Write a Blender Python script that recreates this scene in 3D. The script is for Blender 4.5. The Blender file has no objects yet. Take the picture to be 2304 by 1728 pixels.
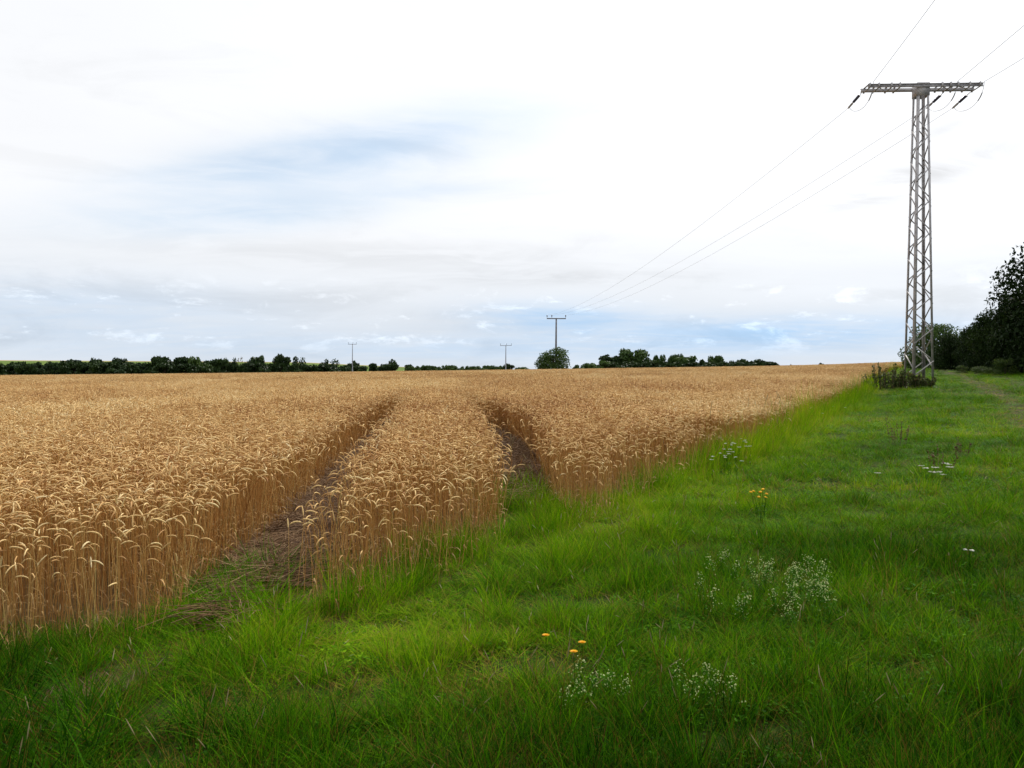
import bpy, math, random
import numpy as np
from mathutils import Vector

rng = np.random.default_rng(7)
random.seed(7)
R = math.radians
scn = bpy.context.scene
COL = scn.collection

# ------------------------------------------------------------------ camera
F_PX, HZ, CX, EYE = 1800.0, 838.0, 1152.0, 1.65      # focal length and horizon of the 2304 px wide photograph
cam_d = bpy.data.cameras.new('camera')
cam_d.sensor_width = 36.0
cam_d.lens = 36.0 * F_PX / 2304.0
cam_d.clip_start, cam_d.clip_end = 0.05, 9000.0
cam = bpy.data.objects.new('camera', cam_d)
COL.objects.link(cam)
cam.location = (0, 0, EYE)
cam.rotation_euler = (R(90) - math.atan((864 - HZ) / F_PX), 0, 0)
scn.camera = cam

# ------------------------------------------------------------------ view + sampling
scn.view_settings.view_transform = 'Standard'
scn.view_settings.look = 'None'
scn.view_settings.exposure = 0.6
scn.view_settings.gamma = 1.0
scn.view_settings.use_curve_mapping = False
scn.render.engine = 'CYCLES'
scn.cycles.max_bounces = 5
scn.cycles.diffuse_bounces = 3
scn.cycles.glossy_bounces = 2
scn.cycles.transmission_bounces = 3
scn.cycles.transparent_max_bounces = 4
scn.cycles.caustics_reflective = scn.cycles.caustics_refractive = False

# ------------------------------------------------------------------ sun
SUN_AZ, SUN_EL = 38.0, 47.0           # degrees clockwise from the view direction (+Y)
sd = bpy.data.lights.new('sun', 'SUN')
sd.energy, sd.angle, sd.color = 2.4, R(9), (1.0, 0.95, 0.86)
sun = bpy.data.objects.new('sun', sd)
COL.objects.link(sun)
SDIR = Vector((math.sin(R(SUN_AZ)) * math.cos(R(SUN_EL)), math.cos(R(SUN_AZ)) * math.cos(R(SUN_EL)), math.sin(R(SUN_EL))))
sun.rotation_euler = SDIR.to_track_quat('Z', 'Y').to_euler()

# ------------------------------------------------------------------ node helper
class NT:
    def __init__(s, tree):
        s.t = tree
    def n(s, kind, **kw):
        nd = s.t.nodes.new(kind)
        ins = kw.pop('ins', {})
        for k, v in kw.items():
            setattr(nd, k, v)
        for k, v in ins.items():
            s.put(nd.inputs[k], v)
        return nd
    def put(s, sock, v):
        if isinstance(v, bpy.types.NodeSocket):
            s.t.links.new(v, sock)
        elif isinstance(v, (tuple, list)) and sock.type == 'RGBA' and len(v) == 3:
            sock.default_value = (*v, 1)
        else:
            sock.default_value = v
    def m(s, op, a, b=0.0, c=None, clamp=False):
        nd = s.n('ShaderNodeMath', operation=op, use_clamp=clamp)
        s.put(nd.inputs[0], a); s.put(nd.inputs[1], b)
        if c is not None: s.put(nd.inputs[2], c)
        return nd.outputs[0]
    def mix(s, f, a, b):
        nd = s.n('ShaderNodeMix', data_type='RGBA')
        s.put(nd.inputs[0], f); s.put(nd.inputs[6], a); s.put(nd.inputs[7], b)
        return nd.outputs[2]
    def ss(s, v, lo, hi, a=0.0, b=1.0):
        nd = s.n('ShaderNodeMapRange', interpolation_type='SMOOTHSTEP')
        s.put(nd.inputs[0], v)
        for i, q in enumerate((lo, hi, a, b)): nd.inputs[1 + i].default_value = q
        return nd.outputs[0]
    def noise(s, vec, scale, detail=4.0, rough=0.55, dist=0.0):
        nd = s.n('ShaderNodeTexNoise', ins={'Scale': scale, 'Detail': detail, 'Roughness': rough, 'Distortion': dist})
        if vec is not None: s.put(nd.inputs['Vector'], vec)
        return nd.outputs[0]
    def ramp(s, fac, stops):
        nd = s.n('ShaderNodeValToRGB')
        e = nd.color_ramp.elements
        while len(e) < len(stops): e.new(0.5)
        for el, (p, c) in zip(e, stops):
            el.position = p; el.color = (*c, 1)
        s.put(nd.inputs[0], fac)
        return nd.outputs[0]

# ------------------------------------------------------------------ world: Nishita sky behind thin bright cloud
world = bpy.data.worlds.new('World')
scn.world = world
world.use_nodes = True
wt = NT(world.node_tree)
world.node_tree.nodes.clear()
SKY_STRENGTH = 0.07
nish = wt.n('ShaderNodeTexSky', sky_type='NISHITA', sun_disc=False, sun_elevation=R(SUN_EL), sun_rotation=R(SUN_AZ),
            altitude=100.0, air_density=1.0, dust_density=1.2, ozone_density=1.0)
gen = wt.n('ShaderNodeTexCoord').outputs['Generated']
sep = wt.n('ShaderNodeSeparateXYZ', ins={0: gen})
dx, dy, dz = sep.outputs
az = wt.m('ARCTAN2', dx, dy)
el = wt.m('ARCSINE', wt.m('MINIMUM', wt.m('MAXIMUM', dz, -0.999), 0.999))
# cloud-deck plane coordinates: the layer is flat, so its streaks foreshorten to the horizon
den = wt.m('ADD', wt.m('MAXIMUM', dz, 0.0), 0.10)
px_, py_ = wt.m('DIVIDE', dx, den), wt.m('DIVIDE', dy, den)
deck = wt.n('ShaderNodeCombineXYZ', ins={0: wt.m('MULTIPLY', px_, 0.55), 1: py_, 2: 0.0}).outputs[0]
n_big = wt.noise(deck, 0.9, 5.0, 0.55, 0.4)
n_fine = wt.noise(deck, 3.2, 6.0, 0.6, 0.8)
ang = wt.n('ShaderNodeCombineXYZ', ins={0: wt.m('MULTIPLY', az, 1.0), 1: wt.m('MULTIPLY', el, 4.0), 2: 3.7}).outputs[0]
n_low = wt.noise(ang, 4.5, 7.0, 0.62, 0.6)
n_puff = wt.noise(wt.n('ShaderNodeCombineXYZ', ins={0: wt.m('MULTIPLY', az, 1.6), 1: wt.m('MULTIPLY', el, 4.6), 2: 9.1}).outputs[0], 9.0, 8.0, 0.68, 0.3)
def gap(az0, el0, wa, we, tilt=0.0):
    """soft opening in the cloud deck round a direction (radians)"""
    a = wt.m('SUBTRACT', az, az0)
    e = wt.m('SUBTRACT', wt.m('SUBTRACT', el, el0), wt.m('MULTIPLY', a, tilt))
    q = wt.m('ADD', wt.m('POWER', wt.m('DIVIDE', a, wa), 2.0), wt.m('POWER', wt.m('DIVIDE', e, we), 2.0))
    return wt.m('POWER', 2.718, wt.m('MULTIPLY', q, -1.0))
gaps = None
for g, k in (((-0.33, 0.235, 0.13, 0.022, 0.22), 0.5), ((-0.17, 0.268, 0.18, 0.034, 0.20), 0.95), ((-0.33, 0.185, 0.17, 0.022, 0.12), 0.80), ((-0.10, 0.222, 0.10, 0.010, 0.05), 0.3),
             ((0.06, 0.067, 0.11, 0.019, -0.03), 1.0), ((0.33, 0.050, 0.17, 0.017, 0.0), 0.95), ((-0.15, 0.030, 0.5, 0.022, 0.0), 0.30), ((0.2, 0.03, 0.4, 0.015, 0.0), 0.35),
             ((-0.50, 0.070, 0.22, 0.035, 0.0), 0.40), ((2.4, 0.30, 0.5, 0.10, 0.0), 0.9), ((-1.6, 0.25, 0.4, 0.08, 0.0), 0.8)):
    v = wt.m('MULTIPLY', gap(*g), k)
    gaps = v if gaps is None else wt.m('ADD', gaps, v)
gn = wt.m('MULTIPLY', gaps, wt.ss(wt.m('ADD', wt.m('MULTIPLY', n_fine, 0.5), wt.m('MULTIPLY', n_low, 0.5)), 0.34, 0.58, 0.55, 1.15))
clear = wt.m('MULTIPLY', wt.m('MINIMUM', wt.m('MULTIPLY', gn, 0.31), 0.60), wt.ss(el, 0.09, 0.15))
# thin-cloud brightness: forward scattering towards the sun, greyer streaks low down, cumulus heads near the horizon
sdot = wt.n('ShaderNodeVectorMath', operation='DOT_PRODUCT', ins={0: gen, 1: tuple(SDIR)}).outputs['Value']
glow = wt.m('MULTIPLY', wt.m('POWER', wt.m('MAXIMUM', sdot, 0.0), 6.0), 0.30)
base = wt.m('ADD', 0.645, glow)
lowband = wt.ss(el, 0.02, 0.20, 1.0, 0.0)
grey = wt.m('MULTIPLY', wt.ss(n_low, 0.50, 0.70), wt.m('ADD', 0.03, wt.m('MULTIPLY', lowband, 0.03)))
streak = wt.m('ADD', wt.m('MULTIPLY', gap(-0.16, 0.142, 0.30, 0.018, 0.0), 0.06), wt.m('MULTIPLY', gap(0.06, 0.118, 0.16, 0.009, 0.0), 0.07))
streak = wt.m('ADD', streak, wt.m('MULTIPLY', gap(0.47, 0.215, 0.10, 0.018, 0.25), 0.16))
streak = wt.m('ADD', streak, wt.m('MULTIPLY', gap(0.50, 0.262, 0.05, 0.010, 0.2), 0.10))
streak = wt.m('MULTIPLY', streak, wt.ss(n_fine, 0.35, 0.62, 0.2, 1.2))
bright = wt.m('SUBTRACT', wt.m('SUBTRACT', base, grey), streak)
bright = wt.m('SUBTRACT', bright, wt.m('ADD', wt.m('MULTIPLY', lowband, 0.105), wt.m('MULTIPLY', wt.m('MINIMUM', gn, 1.2), 0.02)))
puffs = wt.m('MULTIPLY', wt.ss(n_puff, 0.54, 0.68), wt.m('MULTIPLY', wt.ss(el, 0.012, 0.05), wt.ss(el, 0.075, 0.125, 1.0, 0.0)))
bright = wt.m('ADD', bright, wt.m('MULTIPLY', puffs, 0.13))
clear = wt.m('MULTIPLY', clear, wt.m('SUBTRACT', 1.0, wt.m('MULTIPLY', puffs, 0.85)))
bright = wt.m('MAXIMUM', wt.m('ADD', bright, wt.m('MULTIPLY', wt.m('SUBTRACT', n_big, 0.5), 0.10)), 0.3)
# the shaded undersides and the thinner parts lean to blue, as scattered light does
blue = wt.m('ADD', wt.m('MULTIPLY', lowband, 0.06), wt.m('MULTIPLY', wt.m('MINIMUM', gn, 1.2), 0.15))
lowblue = wt.m('MULTIPLY', wt.m('MULTIPLY', wt.m('MINIMUM', gn, 1.15), wt.ss(el, 0.09, 0.15, 1.0, 0.0)), wt.m('SUBTRACT', 1.0, wt.m('MULTIPLY', puffs, 0.85)))
cr = wt.m('SUBTRACT', wt.m('SUBTRACT', 0.985, blue), wt.m('MULTIPLY', lowblue, 0.135))
cg = wt.m('SUBTRACT', wt.m('SUBTRACT', 1.0, wt.m('MULTIPLY', blue, 0.25)), wt.m('MULTIPLY', lowblue, 0.085))
cb = wt.m('ADD', 1.03, wt.m('MULTIPLY', blue, 0.5))
tone = wt.n('ShaderNodeCombineXYZ', ins={0: wt.m('MULTIPLY', bright, cr), 1: wt.m('MULTIPLY', bright, cg), 2: wt.m('MULTIPLY', bright, cb)}).outputs[0]
cloud = wt.n('ShaderNodeVectorMath', operation='SCALE', ins={0: tone, 'Scale': 1.0 / SKY_STRENGTH}).outputs[0]
skycol = wt.mix(clear, cloud, nish.outputs[0])
bg = wt.n('ShaderNodeBackground', ins={'Color': skycol, 'Strength': SKY_STRENGTH})
wo = wt.n('ShaderNodeOutputWorld', ins={0: bg.outputs[0]})

# ------------------------------------------------------------------ general helpers
def tag(o, label=None, cat=None, group=None, kind=None):
    if label: o['label'] = label
    if cat: o['category'] = cat
    if group: o['group'] = group
    if kind: o['kind'] = kind
    return o
def empty(name, loc, rz=0.0):
    o = bpy.data.objects.new(name, None)
    o.empty_display_size = 0.3
    COL.objects.link(o)
    o.location = loc; o.rotation_euler = (0, 0, rz)
    return o
def link(name, mesh, parent=None, loc=None):
    o = bpy.data.objects.new(name, mesh)
    COL.objects.link(o)
    if parent is not None: o.parent = parent
    if loc is not None: o.location = loc
    return o

class Geo:
    """collects quads/tris with a material index and a per-vertex value 'var'"""
    def __init__(s):
        s.v, s.f, s.mi, s.var, s.n = [], [], [], [], 0
    def add(s, V, F, mat=0, var=0.5):
        V = np.asarray(V, float).reshape(-1, 3)
        s.v.append(V)
        s.var.append(np.broadcast_to(np.asarray(var, float), (len(V),)))
        for a in F:
            a = np.asarray(a, int)
            if a.size:
                s.f.append(a + s.n); s.mi.append(np.full(len(a), mat))
        s.n += len(V)
    def mesh(s, name, mats, smooth=False):
        V = np.concatenate(s.v)
        me = bpy.data.meshes.new(name)
        me.vertices.add(len(V)); me.vertices.foreach_set('co', V.ravel().astype(np.float32))
        tot = np.concatenate([np.full(len(a), a.shape[1]) for a in s.f])
        idx = np.concatenate([a.ravel() for a in s.f])
        st = np.concatenate(([0], np.cumsum(tot)[:-1]))
        me.loops.add(len(idx)); me.loops.foreach_set('vertex_index', idx.astype(np.int32))
        me.polygons.add(len(tot))
        me.polygons.foreach_set('loop_start', st.astype(np.int32))
        me.polygons.foreach_set('loop_total', tot.astype(np.int32))
        me.polygons.foreach_set('material_index', np.concatenate(s.mi).astype(np.int32))
        if smooth: me.polygons.foreach_set('use_smooth', np.ones(len(tot), bool))
        at = me.attributes.new('var', 'FLOAT', 'POINT')
        at.data.foreach_set('value', np.concatenate(s.var).astype(np.float32))
        for m in mats: me.materials.append(m)
        me.update(calc_edges=True)
        me.validate()
        return me
    # ---- shapes
    def tube(s, P, rad, sides=4, mat=0, var=0.5, cap=True, phase=0.0):
        P = np.asarray(P, float); n = len(P)
        rad = np.broadcast_to(np.asarray(rad, float), (n,))
        T = np.gradient(P, axis=0); T /= np.linalg.norm(T, axis=1)[:, None] + 1e-12
        ref = np.array([0.0, 0, 1]) if abs(T[0][2]) < 0.9 else np.array([1.0, 0, 0])
        A = np.cross(T, ref); A /= np.linalg.norm(A, axis=1)[:, None] + 1e-9
        for i in range(1, n):
            if A[i] @ A[i - 1] < 0: A[i] = -A[i]
        B = np.cross(T, A)
        th = np.arange(sides) * 2 * math.pi / sides + phase
        V = P[:, None] + rad[:, None, None] * (np.cos(th)[None, :, None] * A[:, None] + np.sin(th)[None, :, None] * B[:, None])
        F = []
        for i in range(n - 1):
            for k in range(sides):
                k2 = (k + 1) % sides
                F.append((i * sides + k, i * sides + k2, (i + 1) * sides + k2, (i + 1) * sides + k))
        fs = [F]
        if cap and sides in (3, 4): fs.append([tuple(range(sides))[::-1], tuple(range((n - 1) * sides, n * sides))])
        elif cap:
            fs.append([(0, k, k + 1) for k in range(1, sides - 1)] + [((n - 1) * sides, (n - 1) * sides + k, (n - 1) * sides + k + 1) for k in range(1, sides - 1)])
        for f in fs: s.add_rel(V.reshape(-1, 3) if f is fs[0] else None, f, mat, var)
    def add_rel(s, V, F, mat, var):
        if V is not None:
            s._base = s.n
            s.add(V, [F], mat, var)
        else:
            s.f.append(np.asarray(F, int) + s._base); s.mi.append(np.full(len(F), mat))
    def box(s, c, size, mat=0, var=0.5, ax=None):
        h = np.asarray(size, float) / 2
        V = np.array([(x, y, z) for x in (-1, 1) for y in (-1, 1) for z in (-1, 1)], float) * h
        if ax is not None: V = V @ np.asarray(ax, float)
        V = V + np.asarray(c, float)
        s.add(V, [[(0, 1, 3, 2), (4, 6, 7, 5), (0, 4, 5, 1), (2, 3, 7, 6), (0, 2, 6, 4), (1, 5, 7, 3)]], mat, var)
    def bar(s, p, q, w, t, side, mat=0):
        """flat bar / plate from p to q: width w along side, thickness t across"""
        p, q = np.asarray(p, float), np.asarray(q, float)
        d = q - p; L = np.linalg.norm(d); d /= L
        side = np.asarray(side, float); side = side - d * (side @ d); side /= np.linalg.norm(side)
        nn = np.cross(d, side)
        s.box((p + q) / 2, (L, w, t), mat, 0.5, np.array([d, side, nn]))

def vnoise(x, y, seed=0):
    x = np.asarray(x, float); y = np.asarray(y, float)
    xi, yi = np.floor(x).astype(np.int64), np.floor(y).astype(np.int64)
    fx, fy = x - xi, y - yi
    fx, fy = fx * fx * (3 - 2 * fx), fy * fy * (3 - 2 * fy)
    def h(a, b):
        v = np.sin(a * 127.1 + b * 311.7 + seed * 74.7) * 43758.5453
        return v - np.floor(v)
    return (h(xi, yi) * (1 - fx) + h(xi + 1, yi) * fx) * (1 - fy) + (h(xi, yi + 1) * (1 - fx) + h(xi + 1, yi + 1) * fx) * fy
def fbm(x, y, seed=0, o=3):
    t, a, s = 0, 0.5, 0
    for k in range(o):
        t = t + a * vnoise(x * 2 ** k, y * 2 ** k, seed + k * 13); s += a; a *= 0.55
    return t / s

# ------------------------------------------------------------------ terrain
TC = 3.75e-5
SKY_X = np.array([-1200, -400, 0, 400, 800, 1250, 1542, 1750, 1900, 2030, 2304, 3200])
SKY_Y = np.array([848.0, 846.5, 844.5, 840.5, 836.5, 830.5, 826.5, 823, 819, 814.0, 806, 796])
def slope(px):
    """lengthwise slope of the field along a bearing, from the skyline of its crest"""
    return (HZ - np.interp(px, SKY_X, SKY_Y)) / F_PX + 0.0109
def terrain(X, Y):
    X = np.asarray(X, float); Y = np.asarray(Y, float)
    Yc = np.clip(Y, -30, 330)
    px = CX + F_PX * X / np.sqrt(np.maximum(Y, 0) ** 2 + 36)
    z = slope(px) * Yc - TC * np.where(Yc > 0, Yc * Yc, 0)
    z = z + np.where(Y > 330, -0.0079 * 300 * (1 - np.exp(-np.maximum(Y - 330, 0) / 300)), 0)
    return z
def ground_z(X, Y):
    near = np.exp(-(np.maximum(np.asarray(Y, float), 0) / 40) ** 2)
    return terrain(X, Y) + (fbm(np.asarray(X) * 1.3, np.asarray(Y) * 1.3, 5) - 0.5) * 0.07 * near
def on_ray(px, Y):
    return (px - CX) / F_PX * Y
def height_at(py, Y):
    return EYE + (HZ - py) / F_PX * Y

# field outlines (ground metres)
LEFT = [(-2.1, 4.6), (-2.2, 5.5), (-2.28, 6.3), (-2.27, 7.4), (-2.34, 8.5), (-2.55, 10.7), (-2.95, 15.8), (-3.28, 20.7), (-3.55, 25), (-4.2, 36), (-4.75, 52), (-7.8, 110), (-13.3, 220), (-260, 220), (-260, 60), (-60, 3), (-9, 4.0), (-5, 4.1), (-2.87, 4.3)]
MIDL = [(-1.42, 4.85), (-1.42, 6.4), (-1.56, 8.0), (-1.72, 10), (-1.86, 11.5), (-2.22, 15.5), (-2.5, 17.8), (-2.88, 20.7), (-3.35, 25), (-4.15, 36), (-4.75, 52), (-7.9, 110), (-13.3, 220)]
MIDR = [(-11.6, 220), (-6.3, 110), (-2.95, 52), (-2.1, 36), (-1.63, 26), (-1.38, 22.5), (-1.08, 19.5), (-.80, 17), (-.52, 14.4), (-.32, 11.5), (-.17, 9.1), (-.1, 7.8), (-.09, 6.85), (-.78, 5.3)]
MIDDLE = MIDL + MIDR
RIGHT_L = [(.62, 7.6), (.50, 8.3), (.44, 9.1), (.42, 11.5), (.30, 14.4), (-.08, 17), (-.64, 19.5), (-1.14, 22.5), (-1.5, 26), (-2.05, 36), (-2.95, 52), (-6.3, 110), (-11.6, 220)]
EDGE = [(-2.87, 4.3), (-1.42, 4.8), (-.78, 5.3), (-.09, 6.85), (.63, 7.7), (2.28, 10.5), (5.96, 17.3), (13.6, 31.6), (17.3, 39), (27.4, 60), (49, 102), (74, 150), (112, 220)]
RIGHT = RIGHT_L + EDGE[:4:-1]
def inside(poly, X, Y):
    c = np.zeros(X.shape, bool)
    n = len(poly)
    for i in range(n):
        x1, y1 = poly[i]; x2, y2 = poly[(i + 1) % n]
        if y1 == y2: continue
        m = ((y1 > Y) != (y2 > Y)) & (X < (x2 - x1) * (Y - y1) / (y2 - y1) + x1)
        c ^= m
    return c
def dist_line(pts, X, Y):
    d = np.full(X.shape, 1e9)
    for (x1, y1), (x2, y2) in zip(pts[:-1], pts[1:]):
        L2 = (x2 - x1) ** 2 + (y2 - y1) ** 2
        t = np.clip(((X - x1) * (x2 - x1) + (Y - y1) * (y2 - y1)) / L2, 0, 1)
        d = np.minimum(d, np.hypot(X - x1 - t * (x2 - x1), Y - y1 - t * (y2 - y1)))
    return d
FIELD = [(-260, 220), (-260, 60), (-60, 3), (-9, 4.0), (-5, 4.1)] + EDGE          # whole crop incl. the tramlines
PATH_A = [(6.8, 9.0), (11.6, 17.6), (17.4, 28.3), (30, 53), (44, 82), (60, 115)]
PATH_B = [(x + 1.75, y - 0.9) for x, y in PATH_A]
TRACK_L = [(-1.85, 4.6), (-1.88, 5.5), (-1.9, 7), (-1.95, 8.3), (-2.12, 10.7), (-2.5, 15.6), (-2.98, 20.7), (-3.4, 25)]
TRACK_R = [(.28, 7.5), (.1, 9.1), (-.02, 11.5), (-.18, 14.4), (-.5, 17), (-.9, 19.5), (-1.3, 22.5), (-1.57, 26)]

# ------------------------------------------------------------------ materials
def new_mat(name):
    m = bpy.data.materials.new(name); m.use_nodes = True
    m.node_tree.nodes.clear()
    return m, NT(m.node_tree)
def finish(m, t, shader):
    t.n('ShaderNodeOutputMaterial', ins={0: shader})
    return m
def plant_mat(name, stops, trans=0.3, rough=0.55, spec=0.25, wvar=0.55, wtint=0.6, wobj=0.0, off=0.0):
    """leaf material: colour ramp driven by the blade's own value, its place in the field and its object"""
    m, t = new_mat(name)
    f = t.m('MULTIPLY', t.n('ShaderNodeAttribute', attribute_name='var').outputs['Fac'], wvar)
    f = t.m('ADD', f, t.m('MULTIPLY', t.n('ShaderNodeAttribute', attribute_name='tint', attribute_type='INSTANCER').outputs['Fac'], wtint))
    if wobj: f = t.m('ADD', f, t.m('MULTIPLY', t.n('ShaderNodeObjectInfo').outputs['Random'], wobj))
    if off: f = t.m('ADD', f, off)
    c = t.ramp(f, stops)
    p = t.n('ShaderNodeBsdfPrincipled', ins={'Base Color': c, 'Roughness': rough, 'Specular IOR Level': spec})
    if not trans: return finish(m, t, p.outputs[0])
    tr = t.n('ShaderNodeBsdfTranslucent', ins={0: c})
    mx = t.n('ShaderNodeMixShader', ins={0: trans, 1: p.outputs[0], 2: tr.outputs[0]})
    return finish(m, t, mx.outputs[0])
def plain_mat(name, a, b, scale=8.0, rough=0.7, metal=0.0, spec=0.3, bump=0.0, detail=5.0):
    m, t = new_mat(name)
    co = t.n('ShaderNodeTexCoord').outputs['Object']
    nz = t.noise(co, scale, detail, 0.6)
    c = t.mix(t.ss(nz, 0.35, 0.65), a, b)
    p = t.n('ShaderNodeBsdfPrincipled', ins={'Base Color': c, 'Roughness': rough, 'Metallic': metal, 'Specular IOR Level': spec})
    if bump:
        bm = t.n('ShaderNodeBump', ins={'Strength': bump, 'Distance': 0.02, 'Height': nz})
        t.put(p.inputs['Normal'], bm.outputs[0])
    return finish(m, t, p.outputs[0])

M = {}
M['ear'] = plant_mat('wheat_ear', [(0.0, (.36, .165, .062)), (0.25, (.63, .38, .148)), (0.55, (.83, .60, .275)), (1.0, (.94, .82, .52))], 0.2, 0.6, 0.15)
M['stem'] = plant_mat('wheat_stem', [(0.0, (.34, .14, .04)), (0.4, (.57, .30, .088)), (0.75, (.69, .47, .175)), (1.0, (.63, .56, .21))], 0.25, 0.5, 0.15)
M['dryleaf'] = plant_mat('wheat_leaf', [(0.0, (.22, .12, .045)), (0.5, (.38, .23, .085)), (1.0, (.50, .36, .15))], 0.3, 0.6, 0.2)
M['straw'] = plant_mat('trampled_straw', [(0.0, (.07, .034, .014)), (0.4, (.18, .095, .042)), (0.8, (.34, .22, .11)), (1.0, (.48, .36, .20))], 0.12, 0.6, 0.2)
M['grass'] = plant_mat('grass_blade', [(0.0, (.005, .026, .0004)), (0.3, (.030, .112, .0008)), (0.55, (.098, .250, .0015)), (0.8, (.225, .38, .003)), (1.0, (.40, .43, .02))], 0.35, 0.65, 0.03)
M['weed'] = plant_mat('weed_leaf', [(0.0, (.014, .055, .001)), (0.5, (.046, .155, .002)), (0.8, (.11, .26, .004)), (1.0, (.23, .40, .010))], 0.3, 0.6, 0.03)
M['thatch'] = plant_mat('dead_grass', [(0.0, (.06, .038, .005)), (0.5, (.18, .13, .016)), (1.0, (.40, .31, .06))], 0.2, 0.7, 0.05)
M['seed'] = plant_mat('grass_seed_head', [(0.0, (.20, .16, .07)), (1.0, (.42, .36, .20))], 0.2, 0.6, 0.2)
M['leaf_dark'] = plant_mat('dark_tree_leaf', [(0.0, (.010, .022, .006)), (0.5, (.020, .042, .009)), (1.0, (.042, .075, .014))], 0.18, 0.5, 0.15, 0.75, 0, 0.25)
M['leaf_mid'] = plant_mat('green_tree_leaf', [(0.0, (.020, .042, .010)), (0.5, (.042, .082, .016)), (1.0, (.085, .135, .026))], 0.22, 0.5, 0.15, 0.75, 0, 0.25)
M['leaf_bright'] = plant_mat('light_bush_leaf', [(0.0, (.02, .045, .007)), (0.5, (.045, .085, .012)), (1.0, (.14, .18, .03))], 0.3, 0.5, 0.2, 0.9, 0, 0.1)  # brighter yellow-green foliage of the bushes before the wood edge
M['shrub'] = plant_mat('shrub_leaf', [(0.0, (.022, .040, .008)), (0.5, (.065, .090, .018)), (0.85, (.14, .145, .035)), (1.0, (.26, .15, .07))], 0.22, 0.5, 0.2, 0.95, 0, 0.05)
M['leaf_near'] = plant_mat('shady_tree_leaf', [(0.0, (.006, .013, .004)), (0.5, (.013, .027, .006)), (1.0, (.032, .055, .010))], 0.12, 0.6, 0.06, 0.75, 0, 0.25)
M['bark'] = plain_mat('bark', (.045, .035, .025), (.085, .068, .05), 6.0, 0.9, 0, 0.1, 0.3)
M['twig'] = plain_mat('twig', (.10, .065, .045), (.20, .14, .10), 9.0, 0.8, 0, 0.1)
M['steel'] = plain_mat('galvanised_steel', (.31, .295, .295), (.47, .45, .45), 3.0, 0.62, 0.15, 0.35)
M['steel2'] = plain_mat('bright_galvanised_steel', (.42, .40, .38), (.62, .60, .57), 2.0, 0.55, 0.15, 0.4)
M['insul'] = plain_mat('insulator_glaze', (.025, .022, .045), (.055, .05, .085), 20.0, 0.25, 0, 0.5)
M['wire'] = plain_mat('aluminium_wire', (.30, .30, .31), (.40, .40, .40), 4.0, 0.5, 0.5, 0.4)
M['concrete'] = plain_mat('concrete', (.30, .29, .27), (.40, .39, .36), 6.0, 0.9, 0, 0.2, 0.2)
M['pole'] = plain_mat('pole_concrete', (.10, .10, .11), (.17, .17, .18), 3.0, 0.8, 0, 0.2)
M['pole_pale'] = plain_mat('pale_pole_concrete', (.20, .21, .23), (.28, .29, .31), 3.0, 0.8, 0, 0.2)  # paler concrete of the two thin far poles
M['white_petal'] = plant_mat('white_petal', [(0.0, (.62, .62, .50)), (1.0, (.85, .85, .78))], 0.25, 0.6, 0.2)
M['cream_petal'] = plant_mat('cream_petal', [(0.0, (.42, .50, .16)), (1.0, (.76, .80, .46))], 0.25, 0.6, 0.2)
M['yellow_petal'] = plant_mat('yellow_petal', [(0.0, (.80, .36, .005)), (1.0, (.88, .60, .01))], 0.25, 0.6, 0.2)

# ------------------------------------------------------------------ ground sheet
def graded(pts):
    out = []
    for (a, b, st) in pts:
        out.append(np.arange(a, b, st))
    return np.unique(np.round(np.concatenate(out), 4))
gx = graded([(-4000, -800, 800), (-800, -200, 60), (-200, -40, 10), (-40, -8, 1.0), (-8, 10, 0.11), (10, 40, 0.45), (40, 120, 3), (120, 400, 20), (400, 1000, 100), (1000, 4801, 800)])
gy = graded([(-60, 2, 4), (2, 13, 0.11), (13, 45, 0.4), (45, 260, 3), (260, 700, 20), (700, 1500, 100), (1500, 6001, 900)])
GX, GY = np.meshgrid(gx, gy)
fx, fy = GX.ravel(), GY.ravel()
def wear(X, Y):
    w = np.maximum(np.exp(-(dist_line(PATH_A, X, Y) / 0.42) ** 2), 0.75 * np.exp(-(dist_line(PATH_B, X, Y) / 0.40) ** 2))
    return w * np.clip((Y - 7) / 8, 0, 1)
near = (fy < 260) & (fy > -60) & (np.abs(fx) < 270)
wheat_mask = np.zeros(len(fx)); wear_mask = np.zeros(len(fx)); soil_mask = np.zeros(len(fx))
wheat_mask[near] = inside(FIELD, fx[near], fy[near]).astype(float)
wheat_mask[(fy > 210) & (fx < 120)] = 1
wear_mask[near] = wear(fx[near], fy[near])
s1 = np.exp(-(((fx + 2.1) / 0.55) ** 2 + ((fy - 4.55) / 0.45) ** 2)) + np.exp(-(((fx + 2.2) / .5) ** 2 + ((fy - 3.9) / .3) ** 2))
trl = np.exp(-(dist_line(TRACK_L, fx, fy) / 0.35) ** 2) if True else 0
soil_mask = np.clip(np.maximum(s1 * .9, trl * 0.9), 0, 1)
nx, ny = len(gx), len(gy)
Q = np.arange(nx * ny).reshape(ny, nx)
quads = np.stack([Q[:-1, :-1], Q[:-1, 1:], Q[1:, 1:], Q[1:, :-1]], -1).reshape(-1, 4)
m, t = new_mat('ground_soil_and_turf')
co = t.n('ShaderNodeTexCoord').outputs['Object']
n1, n2 = t.noise(co, 2.0, 6.0, 0.65), t.noise(co, 30.0, 4.0, 0.6)
nn = t.m('ADD', t.m('MULTIPLY', n1, 0.5), t.m('MULTIPLY', n2, 0.5))
turf = t.ramp(nn, [(0.3, (.010, .020, .002)), (0.5, (.024, .044, .003)), (0.7, (.06, .06, .015))])
crop = t.ramp(nn, [(0.3, (.05, .030, .012)), (0.5, (.11, .068, .026)), (0.7, (.20, .13, .055))])
soil = t.ramp(nn, [(0.3, (.032, .019, .010)), (0.5, (.070, .043, .024)), (0.7, (.14, .092, .055))])
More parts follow.
